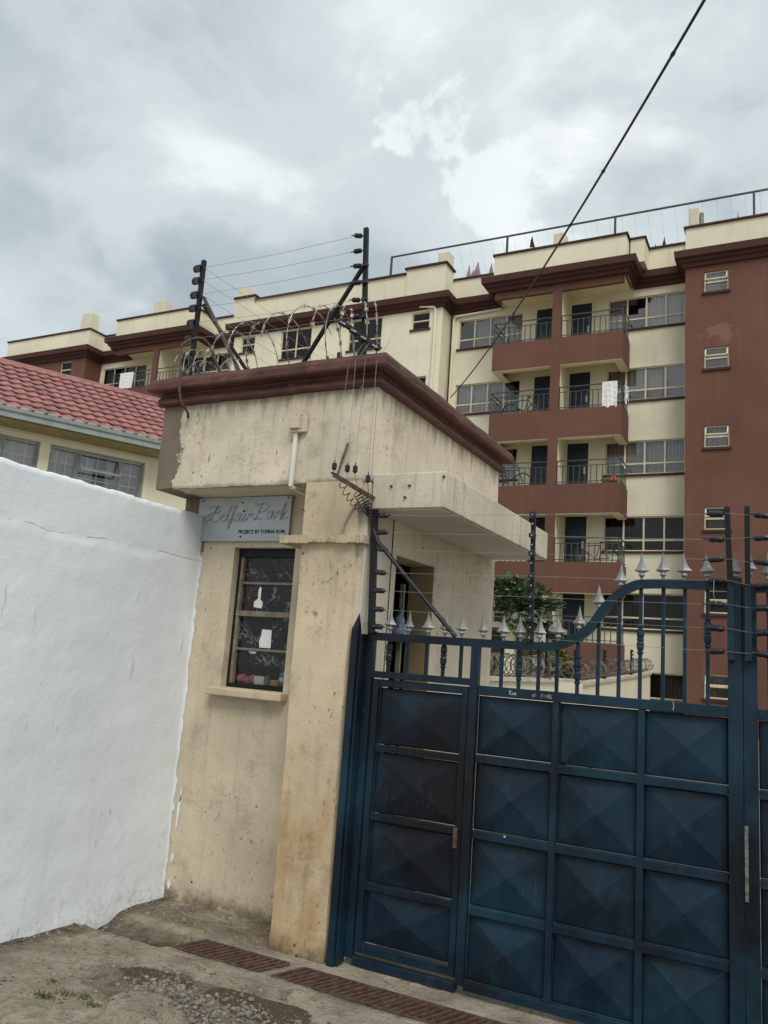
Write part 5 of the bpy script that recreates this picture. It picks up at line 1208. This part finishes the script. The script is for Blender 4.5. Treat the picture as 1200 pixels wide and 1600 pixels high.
    for x, z in ((-14.35, 19.3), (-3.08, 19.55)):
        mb = MB(); mb.lathe([(.08, 17), (.08, z)], 8, 'Z', (x, 30.8, 0)); mb.build('vent_pipe', M['slab_grey'], A)
    # ---- drain pipes
    mb = MB(); mb.tube([(-14.15, 29.03, 16.46), (-13.46, 29.03, 16.36), (-13.40, 29.03, 16.2), (-13.40, 29.03, -.5)], .055, 8); mb.tube([(-10.8, 29.93, 16.30), (-12.85, 29.93, 16.22), (-12.93, 29.93, 16.05), (-12.93, 29.93, -.5)], .05, 8); mb.build('drain_pipe', M['cream'], A)
    mb = MB(); mb.tube([(-13.0, 29.9, 16.3), (-12.99, 29.9, -.5)], .03, 6); mb.build('black_pipe', M['black_steel'], A)
    return A
apartments()

def roof_rail():
    r = thing('clothes_line_rack', 'long dark steel clothes line rail on the apartment roof', 'clothes line', (-10, 30, 18.0))
    mb = MB(); mb.obox((-16.27, 30.05, 19.64), (3.0, 30.05, 19.62), .06, .06); mb.build('rail', M['rail'], r)
    for x in (-16.23, -10.73, -6.24, -1.2): mb = MB(); mb.obox((x, 30.05, 17.9), (x, 30.05, 19.6), .08, .08); mb.build('post', M['rail'], r)
    mb = MB(); mb.tube([(0, 0, 0), (.02, 1.4, -1.3)], .0035, 3, cap=False); me = mb.mesh('line', M['wire'])
    for i in range(34): place('line', me, r, (-16 + i * .50, 30.05, 19.62))
    mats = ['greycloth', 'greycloth', 'greycloth', 'greycloth', 'darkcloth', 'darkcloth', 'darkcloth', 'darkcloth', 'darkcloth', 'greycloth', 'greycloth']
    for i, (x, z0, h, w, lab) in enumerate(((-12.80, 18.3, .85, .28, 'leftmost pale pointed cloth pegged on the roof line'), (-12.40, 18.3, .95, .46, 'tallest pale pointed cloth in the left roof washing'), (-11.75, 18.4, .65, .25, 'small pale cloth beside the stepped parapet on the roof'), (-12.60, 18.3, .6, .3, 'low pale cloth between the pointed cloths on the roof'),
            (-10.55, 18.5, .98, .30, 'dark pointed cloth by the second roof rail post'), (-9.95, 19.5, .50, .20, 'small dark cloth hanging high under the roof rail'), (-4.83, 18.2, .5, .2, 'left of three small dark cloths near the brown tower roof'), (-4.50, 18.2, .75, .26, 'tallest of three dark cloths near the brown tower roof'), (-4.22, 18.2, .45, .16, 'right of three small dark cloths near the brown tower roof'), (-1.80, 18.3, 1.25, .22, 'thin grey pointed cloth above the right tower parapet'), (-1.15, 18.3, 1.05, .14, 'narrow grey cloth at the far right of the roof line'))):
        m = MB(); n = 5; pts = [(x - w / 2, z0), (x + w / 2, z0 + .03), (x + w * .22, z0 + h * .5), (x + w * .02, z0 + h), (x - w * .22, z0 + h * .55)]
        ya = [31.0, 31.12, 31.05, 31.0, 30.94]
        m.v = [(p[0], ya[k], p[1]) for k, p in enumerate(pts)] + [(p[0], ya[k] + .03, p[1]) for k, p in enumerate(pts)]
        m.f = [(0, 1, 2, 4), (2, 3, 4), (9, 7, 6, 5), (9, 8, 7)] + [(k, 5 + k, 5 + (k + 1) % 5, (k + 1) % 5) for k in range(5)]
        tag(m.build('washing', M[mats[i]]), lab, 'washing', 'washing on the apartment roof')
roof_rail()

# ---- things on the balconies
def bicycle(label, x, y, z, rotz, paint, saddle='tyre'):
    b = thing('bicycle', label, 'bicycle', (x, y, z), 'bicycles on the balconies', rotz)
    ORG[b.name] = (0, 0, 0)
    for wx in (-.52, .52):
        mb = MB(); mb.tube([(wx + .33 * math.cos(a), 0, .34 + .33 * math.sin(a)) for a in np.arange(20) * 2 * PI / 20], .022, 6, closed=True); w = mb.build('wheel', M['tyre'], b, local=True)
        s = MB()
        for k in range(7): a = PI * k / 7; s.tube([(wx - .32 * math.cos(a), 0, .34 - .32 * math.sin(a)), (wx + .32 * math.cos(a), 0, .34 + .32 * math.sin(a))], .004, 3)
        s.build('spokes', M['wire'], w, local=True)
    mb = MB(); P = dict(bb=(-.05, 0, .30), seat=(-.20, 0, .80), head=(.36, 0, .78), hl=(.39, 0, .66), rear=(-.52, 0, .34), front=(.52, 0, .34))
    for a, c in (('bb', 'seat'), ('seat', 'head'), ('bb', 'hl'), ('rear', 'bb'), ('rear', 'seat'), ('head', 'front')): mb.tube([P[a], P[c]], .02, 6)
    mb.build('frame', M[paint], b, local=True)
    mb = MB(); mb.tube([(.35, 0, .78), (.33, 0, .92)], .014, 6); mb.tube([(.40, -.27, .96), (.33, -.12, .92), (.33, .12, .92), (.40, .27, .96)], .014, 6); mb.build('handlebar', M['bikeblack'], b, local=True)
    mb = MB(); mb.tube([(-.20, 0, .78), (-.225, 0, .88)], .014, 6); mb.lathe([(.02, -.03), (.07, -.01), (.08, .015), (.05, .035)], 8, 'Z', (-.25, 0, .90)); mb.build('saddle', M[saddle], b, local=True)
bicycle('bicycle with red saddle on the left balcony, one floor below the top', -9.45, 29.15, 11.17 - .03, PI, 'bikeblack', 'seat_red')
bicycle('large black bicycle on the left balcony beside the guard house roof end', -9.85, 29.05, 8.30 + .02, 0.06, 'bikeblack')
bicycle('reddish bicycle on the right balcony just above the gate', -6.55, 29.15, 5.42 - .02, PI, 'bikered')
def rug(label, x0, x1, y, zt, h, mat, grp='cloths over the balcony rails', side=None):
    mb = MB(); nx, nz = 12, 26
    def p(i, j, s):
        u = i / nx; v = j / nz; wav = .003 * math.sin(v * 30 + 1.6 * math.sin(u * 5)) + .012 * math.sin(u * 9 + 1.5 * v) + .006 * math.sin(u * 21 - 3 * v)
        return (x0 + (x1 - x0) * u, y - .03 * s + wav * s, zt - h * v - (.06 * abs(math.sin(u * 12)) if j == nz else 0))
    for s in (1,):
        for i in range(nx):
            for j in range(nz): mb.quad(p(i, j, s), p(i + 1, j, s), p(i + 1, j + 1, s), p(i, j + 1, s)); 
    for i in range(nx):
        for j in range(nz // 2): a = [p(i, j, 1), p(i + 1, j, 1), p(i + 1, j + 1, 1), p(i, j + 1, 1)]; mb.quad(*[(q[0], y + .06, q[2]) for q in a])
        a, b = p(i, 0, 1), p(i + 1, 0, 1); mb.quad(a, b, (b[0], y + .06, b[2]), (a[0], y + .06, a[2]))
    tag(mb.build('rug', M[mat], smooth=True), label, 'cloth', grp)
rug('thick white shaggy rug draped over the right balcony rail', -6.28, -5.74, 28.63, 12.20, .95, 'whitecloth')
def siderug():
    mb = MB()
    for i in range(8):
        for j in range(8):
            def q(a, b): return (-5.50 + .02 * math.sin(b * 2.2 + a), 28.75 + .75 * a / 8, 12.19 - (.62 + .2 * math.sin(a * .8)) * b / 8)
            mb.quad(q(i, j), q(i + 1, j), q(i + 1, j + 1), q(i, j + 1))
    tag(mb.build('rug', M['whitecloth'], smooth=True), 'white cloth hanging on the side rail next to the shaggy rug', 'cloth', 'cloths over the balcony rails')
siderug()
rug('white towel over the far left balcony rail above the red roof', -30.70, -29.80, 28.63, 15.02, .80, 'whitecloth')
def pots():
    m = MB(); m.lathe([(.08, 0), (.12, .16), (.13, .17), (.13, .20), (.11, .20), (.10, .15)], 10); o = m.build('flower_pot', M['terracotta'], smooth=False); o.location = (-6.18, 28.85, 8.40 - .02); tag(o, 'straight sided terracotta pot on the balcony by the round jar', 'pot')
    m = MB(); m.lathe([(.09, 0), (.17, .08), (.18, .16), (.12, .26), (.08, .30), (.11, .36), (.10, .36)], 12); o = m.build('clay_jar', M['terracotta'], smooth=True); o.location = (-5.86, 28.85, 8.40 - .02); tag(o, 'round bellied reddish clay jar at the balcony corner', 'jar')
pots()

# ================================================================== RED ROOFED HOUSE
def house():
    A = Vector((-13.153, 9.472, 5.838)); e = Vector((.4407, .8976, 0)).normalized(); n = Vector((-e.y, e.x, 0))      # eave direction, direction away from us
    H = thing('red_roof_house', 'cream house with red tiled roof behind the white wall', 'house', tuple(A + n * 3 - Vector((0, 0, 5.8))))
    def W_(s, d, z): p = A + e * s + n * d; return (p.x, p.y, z)
    s0, s1 = -9.0, 8.5; ez = 5.84
    # walls with window openings
    wd = .55; holes = [(-.95, .30, 3.9, 5.24), (.45, 2.70, 3.9, 5.22)]
    # openings measured along the eave
    mb = MB(); f = lambda u, v, d: W_(u, wd + d, v); holes = HW
    wall_holes(mb, f, s0 + .4, s1 - .4, -.3, 5.55, holes, .14)
    for s in (s0 + .4, s1 - .4): mb.quad(W_(s, wd, -.3), W_(s, 6.0, -.3), W_(s, 6.0, 5.55), W_(s, wd, 5.55))
    mb.quad(W_(s0 + .4, 6, -.3), W_(s1 - .4, 6, -.3), W_(s1 - .4, 6, 5.55), W_(s0 + .4, 6, 5.55)); mb.build('wall', M['house_wall'], H)
    mb = MB(); mb.quad(W_(s0, wd + 1.6, -.3), W_(s1, wd + 1.6, -.3), W_(s1, wd + 1.6, 5.4), W_(s0, wd + 1.6, 5.4)); mb.build('inner_wall', M['dark_room'], H)
    mb = MB(); mb.quad(W_(s0, .02, 5.56), W_(s1, .02, 5.56), W_(s1, wd + .02, 5.51), W_(s0, wd + .02, 5.51)); mb.build('soffit', M['soffit'], H)
    mb = MB(); prof = [(.0, 5.57), (.0, 5.66), (-.03, 5.69), (-.04, 5.77), (-.01, 5.79), (.06, 5.79), (.06, 5.72), (.10, 5.57)]
    k = len(prof)
    for s in (s0, s1):
        for d, z in prof: mb.v.append(W_(s, d - .06, z))
    for j in range(k): mb.f.append((j, (j + 1) % k, k + (j + 1) % k, k + j))
    mb.f += [tuple(range(k)), tuple(reversed(range(k, 2 * k)))]; mb.build('gutter', M['gutter'], H)
    # roof: deck and tiles, each tile a piece
    tn = math.tan(math.radians(30)); rz = ez - .06; RD = 3.12
    mb = MB(); mb.quad(W_(s0, -.02, rz - .05), W_(s1, -.02, rz - .05), W_(s1, RD, rz - .05 + RD * tn), W_(s0, RD, rz - .05 + RD * tn)); mb.quad(W_(s0, RD, rz - .05 + RD * tn), W_(s1, RD, rz - .05 + RD * tn), W_(s1, 2 * RD + .3, rz - .05), W_(s0, 2 * RD + .3, rz - .05)); roof = mb.build('roof', M['tile'], H)
    tw, tl = .25, .365; mbt = MB(); nx = 8
    def prof_(t): return .042 * (math.sin(2 * PI * t) * .5 + .5) ** 1.2
    for i in range(nx):
        a, b = i / nx, (i + 1) / nx
        la = -.05 * math.sin(2 * PI * a); lb = -.05 * math.sin(2 * PI * b)
        za, zb = prof_(a), prof_(b)
        mbt.quad((a * tw, la, za + .035), (b * tw, lb, zb + .035), (b * tw, tl, zb), (a * tw, tl, za)); mbt.quad((a * tw, la, za - .012), (b * tw, lb, zb - .012), (b * tw, lb, zb + .035), (a * tw, la, za + .035))
    tm = mbt.mesh('tile', M['tile']); ex, ey, ezv = e, (n * math.cos(math.radians(30)) + Vector((0, 0, math.sin(math.radians(30))))), None
    ezv = ex.cross(ey); Rm = Matrix((ex, ey, ezv)).transposed()
    far = MB(); rows = int(RD / math.cos(math.radians(30)) / tl) + 1; o_ = Vector(ORG[H.name]); slope = math.cos(math.radians(30)) * tl
    for r in range(rows):
        for c in range(int((s1 - s0) / tw)):
            s = s0 + c * tw + (r % 2) * 0.0; d = -.04 + r * slope; base = Vector(W_(s, d, rz + d * tn - .015))
            if -.6 <= s <= 4.0:
                t = link('tile', tm, roof, tuple(base - o_)); t.rotation_euler = Rm.to_euler(); t.rotation_euler.x += random.uniform(-.006, .006)
            else:
                n0 = len(far.v); far.v += [tuple(base + Rm @ v.co) for v in tm.vertices]; far.f += [tuple(n0 + i for i in p.vertices) for p in tm.polygons]
    stuff(far.build('tile_field', M['tile'], roof))
    rc = MB(); L = int((s1 - s0) / .4)
    rp = [(-.10, -.05), (-.05, .05), (0, .075), (.05, .05), (.10, -.05)]
    rcm = MB()
    for i in range(4): rcm.quad((0, rp[i][0], rp[i][1]), (.42, rp[i][0] * .92, rp[i][1] * .92), (.42, rp[i + 1][0] * .92, rp[i + 1][1] * .92), (0, rp[i + 1][0], rp[i + 1][1]))
    rme = rcm.mesh('ridge_cap', M['tile']); ang = math.atan2(e.y, e.x)
    for i in range(L): place('ridge_cap', rme, roof, W_(s0 + i * .4, RD, rz + RD * tn - .01), rot=(0, 0, ang))
    # windows
    def win(u0, u1, z0, z1, lights, open_i=None):
        fr = MB(); 
        def bar(a, b, c, d, w=.06, dd=.10): fr.obox(W_(a, wd + dd, b), W_(c, wd + dd, d), w, w)
        bar(u0 + .03, z0, u0 + .03, z1); bar(u1 - .03, z0, u1 - .03, z1); bar(u0 + .06, z1 - .03, u1 - .06, z1 - .03); bar(u0 + .06, z0 + .03, u1 - .06, z0 + .03)
        for a, b in lights[1:]: bar(a, z0 + .06, a, z1 - .06, .07)
        w = fr.build('window', M['greyframe'], H)
        g = MB(); g.quad(W_(u0, wd + .12, z0), W_(u1, wd + .12, z0), W_(u1, wd + .12, z1), W_(u0, wd + .12, z1)); g.build('pane', M['pane'], w)
        c = MB(); m = 40
        for i in range(m):
            a, b = u0 + (u1 - u0) * i / m, u0 + (u1 - u0) * (i + 1) / m
            if (i // 5) % 8 in (4,): continue
            c.quad(W_(a, wd + .30 + .03 * math.sin(i * 1.7), z0), W_(b, wd + .30 + .03 * math.sin(i * 1.7 + 1.7), z0), W_(b, wd + .30 + .03 * math.sin(i * 1.7 + 1.7), z1), W_(a, wd + .30 + .03 * math.sin(i * 1.7), z1))
        c.build('curtain', M['curtain_l'], w)
        gb = MB(); sp = .20
        for (a, b) in lights:
            q = max(2, int(round((b - a) / sp)))
            for i in range(1, q): x = a + (b - a) * i / q; gb.obox(W_(x, wd + .17, z0 + .06), W_(x, wd + .17, z1 - .06), .018, .018)
        for zz in np.arange(z1 - .30, z0, -.24): gb.obox(W_(u0 + .06, wd + .188, zz), W_(u1 - .06, wd + .188, zz), .018, .018)
        gb.build('burglar_bar', M['whitebar'], w)
        if open_i is not None:
            a, b = lights[open_i]; s = MB(); zt, zb = z1 - .06, z1 - .40
            for p, q in (((a + .05, .06, zt), (b - .05, .06, zt)), ((a + .05, -.12, zb), (b - .05, -.12, zb)), ((a + .05, .06, zt), (a + .05, -.12, zb)), ((b - .05, .06, zt), (b - .05, -.12, zb))): s.obox(W_(p[0], wd + p[1], p[2]), W_(q[0], wd + q[1], q[2]), .04, .04)
            s.build('open_sash', M['greyframe'], w)
        # plastered surround
        sr = MB(); t = .10
        for a, b, c_, d in ((u0 - t, z1 + .05, u1 + t, z1 + .05), (u0 - t / 2, z0, u0 - t / 2, z1), (u1 + t / 2, z0, u1 + t / 2, z1)): sr.obox(W_(a, wd - .012, b), W_(c_, wd - .012, d), .10, .028, up=tuple(n))
        sr.build('window_surround', M['house_wall'], w)
    for h, L_, o in HL: win(*h, L_, o)
    return H
HW = [(-1.60, .93, 4.0, 5.36), (1.12, 3.06, 4.0, 5.36)]
HL = [((-1.60, .93, 4.0, 5.36), [(-1.60, -.85), (-.85, .26), (.26, .93)], 1), ((1.12, 3.06, 4.0, 5.36), [(1.12, 1.68), (1.68, 2.58), (2.58, 3.06)], 1)]
house()

# ================================================================== INSIDE THE COMPOUND
def compound():
    w = thing('garden_wall', 'low cream garden wall with pale coping leading to the apartments', 'wall', (-4.5, 22, 0))
    mb = MB(); mb.box(-4.60, -4.455, 17.1, 28.5, -.1, 1.36); mb.v = [(x, y, z if z < 1 else 1.27 + (y - 17.1) * .0407) for x, y, z in mb.v]; mb.build('wall_body', M['cream'], w)
    mb = MB(); mb.box(-4.66, -4.41, 17.05, 28.5, 0, .07); mb.v = [(x, y, z + 1.272 + (y - 17.1) * .0407) for x, y, z in mb.v]; mb.build('coping', M['canopy'], w)
    mb = MB(); mb.box(-4.60, -4.0, 15.0, 17.04, -.1, 1.44); mb.box(-4.15, -4.0, 10.5, 14.99, -.1, 1.44); mb.build('wall_body', M['cream'], w)
    mb = MB(); mb.box(-4.2, -3.95, 10.45, 15.05, 1.44, 1.50); mb.box(-4.62, -4.0, 15.06, 17.02, 1.44, 1.50); mb.build('coping', M['canopy'], w)
    def coil(a, b, r, n, lab, seed):
        mb = MB()
        for k in range(2): mb.tube(helix(a, b, r, n, 14, .25, seed + k), .007, 3, cap=False)
        pts = helix(a, b, r, n, 9, .25, seed)
        for p in pts: mb.obox(tuple(p - Vector((.02, 0, .02))), tuple(p + Vector((.02, .02, .02))), .03, .01)
        tag(mb.build('razor_wire', M['razor_dull']), lab, 'razor wire', 'razor wire on the garden wall')
    coil((-4.52, 17.2, 1.62), (-4.52, 28.3, 2.06), .19, 34, 'long razor wire coil on the garden wall before the brown balcony', 11)
    coil((-4.12, 10.5, 1.68), (-4.12, 15.0, 1.68), .17, 20, 'razor wire coil on the nearer garden wall below the shrub', 12)
    first = None; INS2 = MB(); INS2.lathe([(.01, -.04), (.03, -.03), (.03, .03), (.01, .04)], 6, 'Y'); im = INS2.mesh('insulator', M['insul'])
    for i, (y, z0, lab) in enumerate(((18.5, 1.33, 'fence post on the garden wall nearest the shrub'), (21.6, 1.45, 'middle fence post on the garden wall'), (25.4, 1.61, 'fence post on the garden wall nearest the apartments'))):
        p = thing('fence_post', 'slim black ' + lab, 'fence post', (-4.53, y, z0), 'fence posts on the garden wall')
        mb = MB(); mb.obox((-4.53, y, z0), (-4.53, y, z0 + .82), .05, .04); mb.build('post', M['black_steel'], p)
        for k in range(7): place('insulator', im, p, (-4.49, y - .02, z0 + .12 + k * .11), scale=(1.2, 1.2, 1.2))
    p = thing('fence_post', 'slim braced black fence post on the near garden wall', 'fence post', (-4.1, 14.6, 1.5)); mb = MB(); mb.obox((-4.1, 14.6, 1.5), (-4.1, 14.6, 2.45), .04, .04); mb.obox((-4.1, 14.6, 2.2), (-3.9, 14.2, 1.5), .025, .025); mb.build('post', M['black_steel'], p)
    # shelter with flat grey roof
    s = thing('parking_shelter', 'flat roofed shelter with cream posts and green back wall behind the shrub', 'shelter', (-6.8, 20.5, 0))
    mb = MB(); mb.box(-8.6, -5.62, 19.6, 22.0, 2.62, 2.76); mb.build('roof_slab', M['slab_grey'], s)
    for x in (-6.55, -5.80): mb = MB(); mb.box(x - .12, x + .12, 19.9, 20.12, -.1, 2.62); mb.build('post', M['cream'], s)
    mb = MB(); mb.box(-8.6, -5.66, 21.7, 21.85, -.1, 2.62); mb.build('back_wall', M['green_wall'], s)
    # shrubs
    def shrub(name, label, c, R, n, leafm, ls, seed, trunk=True, cat='shrub'):
        rr = random.Random(seed); r = thing(name, label, cat, c)
        mb = MB(); top = Vector(c) + Vector((0, 0, R[3]))
        lobes = [(Vector((rr.uniform(-.8, .8) * R[0], rr.uniform(-.7, .7) * R[1], rr.uniform(-.55, .85) * R[2])), rr.choice((.24, .34, .44, .55))) for _ in range(17)]
        for i in range(n):
            lc, lr = rr.choice(lobes); d = Vector((rr.gauss(0, 1), rr.gauss(0, 1), rr.gauss(0, 1))).normalized() * rr.uniform(.55, 1.05) * lr
            p = top + lc + Vector((d.x * R[0], d.y * R[1], d.z * R[2]))
            out = (p - top).normalized() + Vector((rr.uniform(-.7, .7), rr.uniform(-.7, .7), rr.uniform(-.9, .3)))
            out.normalize(); sd_ = out.cross(Vector((rr.uniform(-.3, .3), rr.uniform(-.3, .3), 1))).normalized(); L = ls * rr.uniform(.5, 1.35); w = L * .36; up = sd_.cross(out) * (L * .10)
            mb.quad(tuple(p), tuple(p + out * L * .5 + sd_ * w - up), tuple(p + out * L), tuple(p + out * L * .5 - sd_ * w - up))
        mb.build('crown', leafm, r)
        if trunk:
            mb = MB(); mb.tube([c, (c[0] + .05, c[1], c[2] + R[3] * .5), tuple(top)], [.07, .05, .03], 7)
            for k in range(9): lc = lobes[k][0]; mb.tube([(c[0] + .05, c[1], c[2] + R[3] * (.5 + .04 * k)), tuple(top + lc * .9)], [.03, .012], 5)
            mb.build('trunk', M['bark'], r)
    shrub('leafy_shrub', 'dense dark green leafy shrub behind the gate beside the guard house', (-4.42, 14.2, 0), (.60, .5, .40, 2.70), 2600, M['leaf'], .125, 3)
    shrub('golden_shrub', 'small golden yellow shrub below the balcony behind the garden wall', (-5.2, 19.2, 0), (.55, .4, .45, 1.75), 900, M['leaf_gold'], .16, 5, cat='shrub')
compound()
for o in bpy.data.objects:
    if o.type == 'LIGHT' or o.type == 'CAMERA': continue
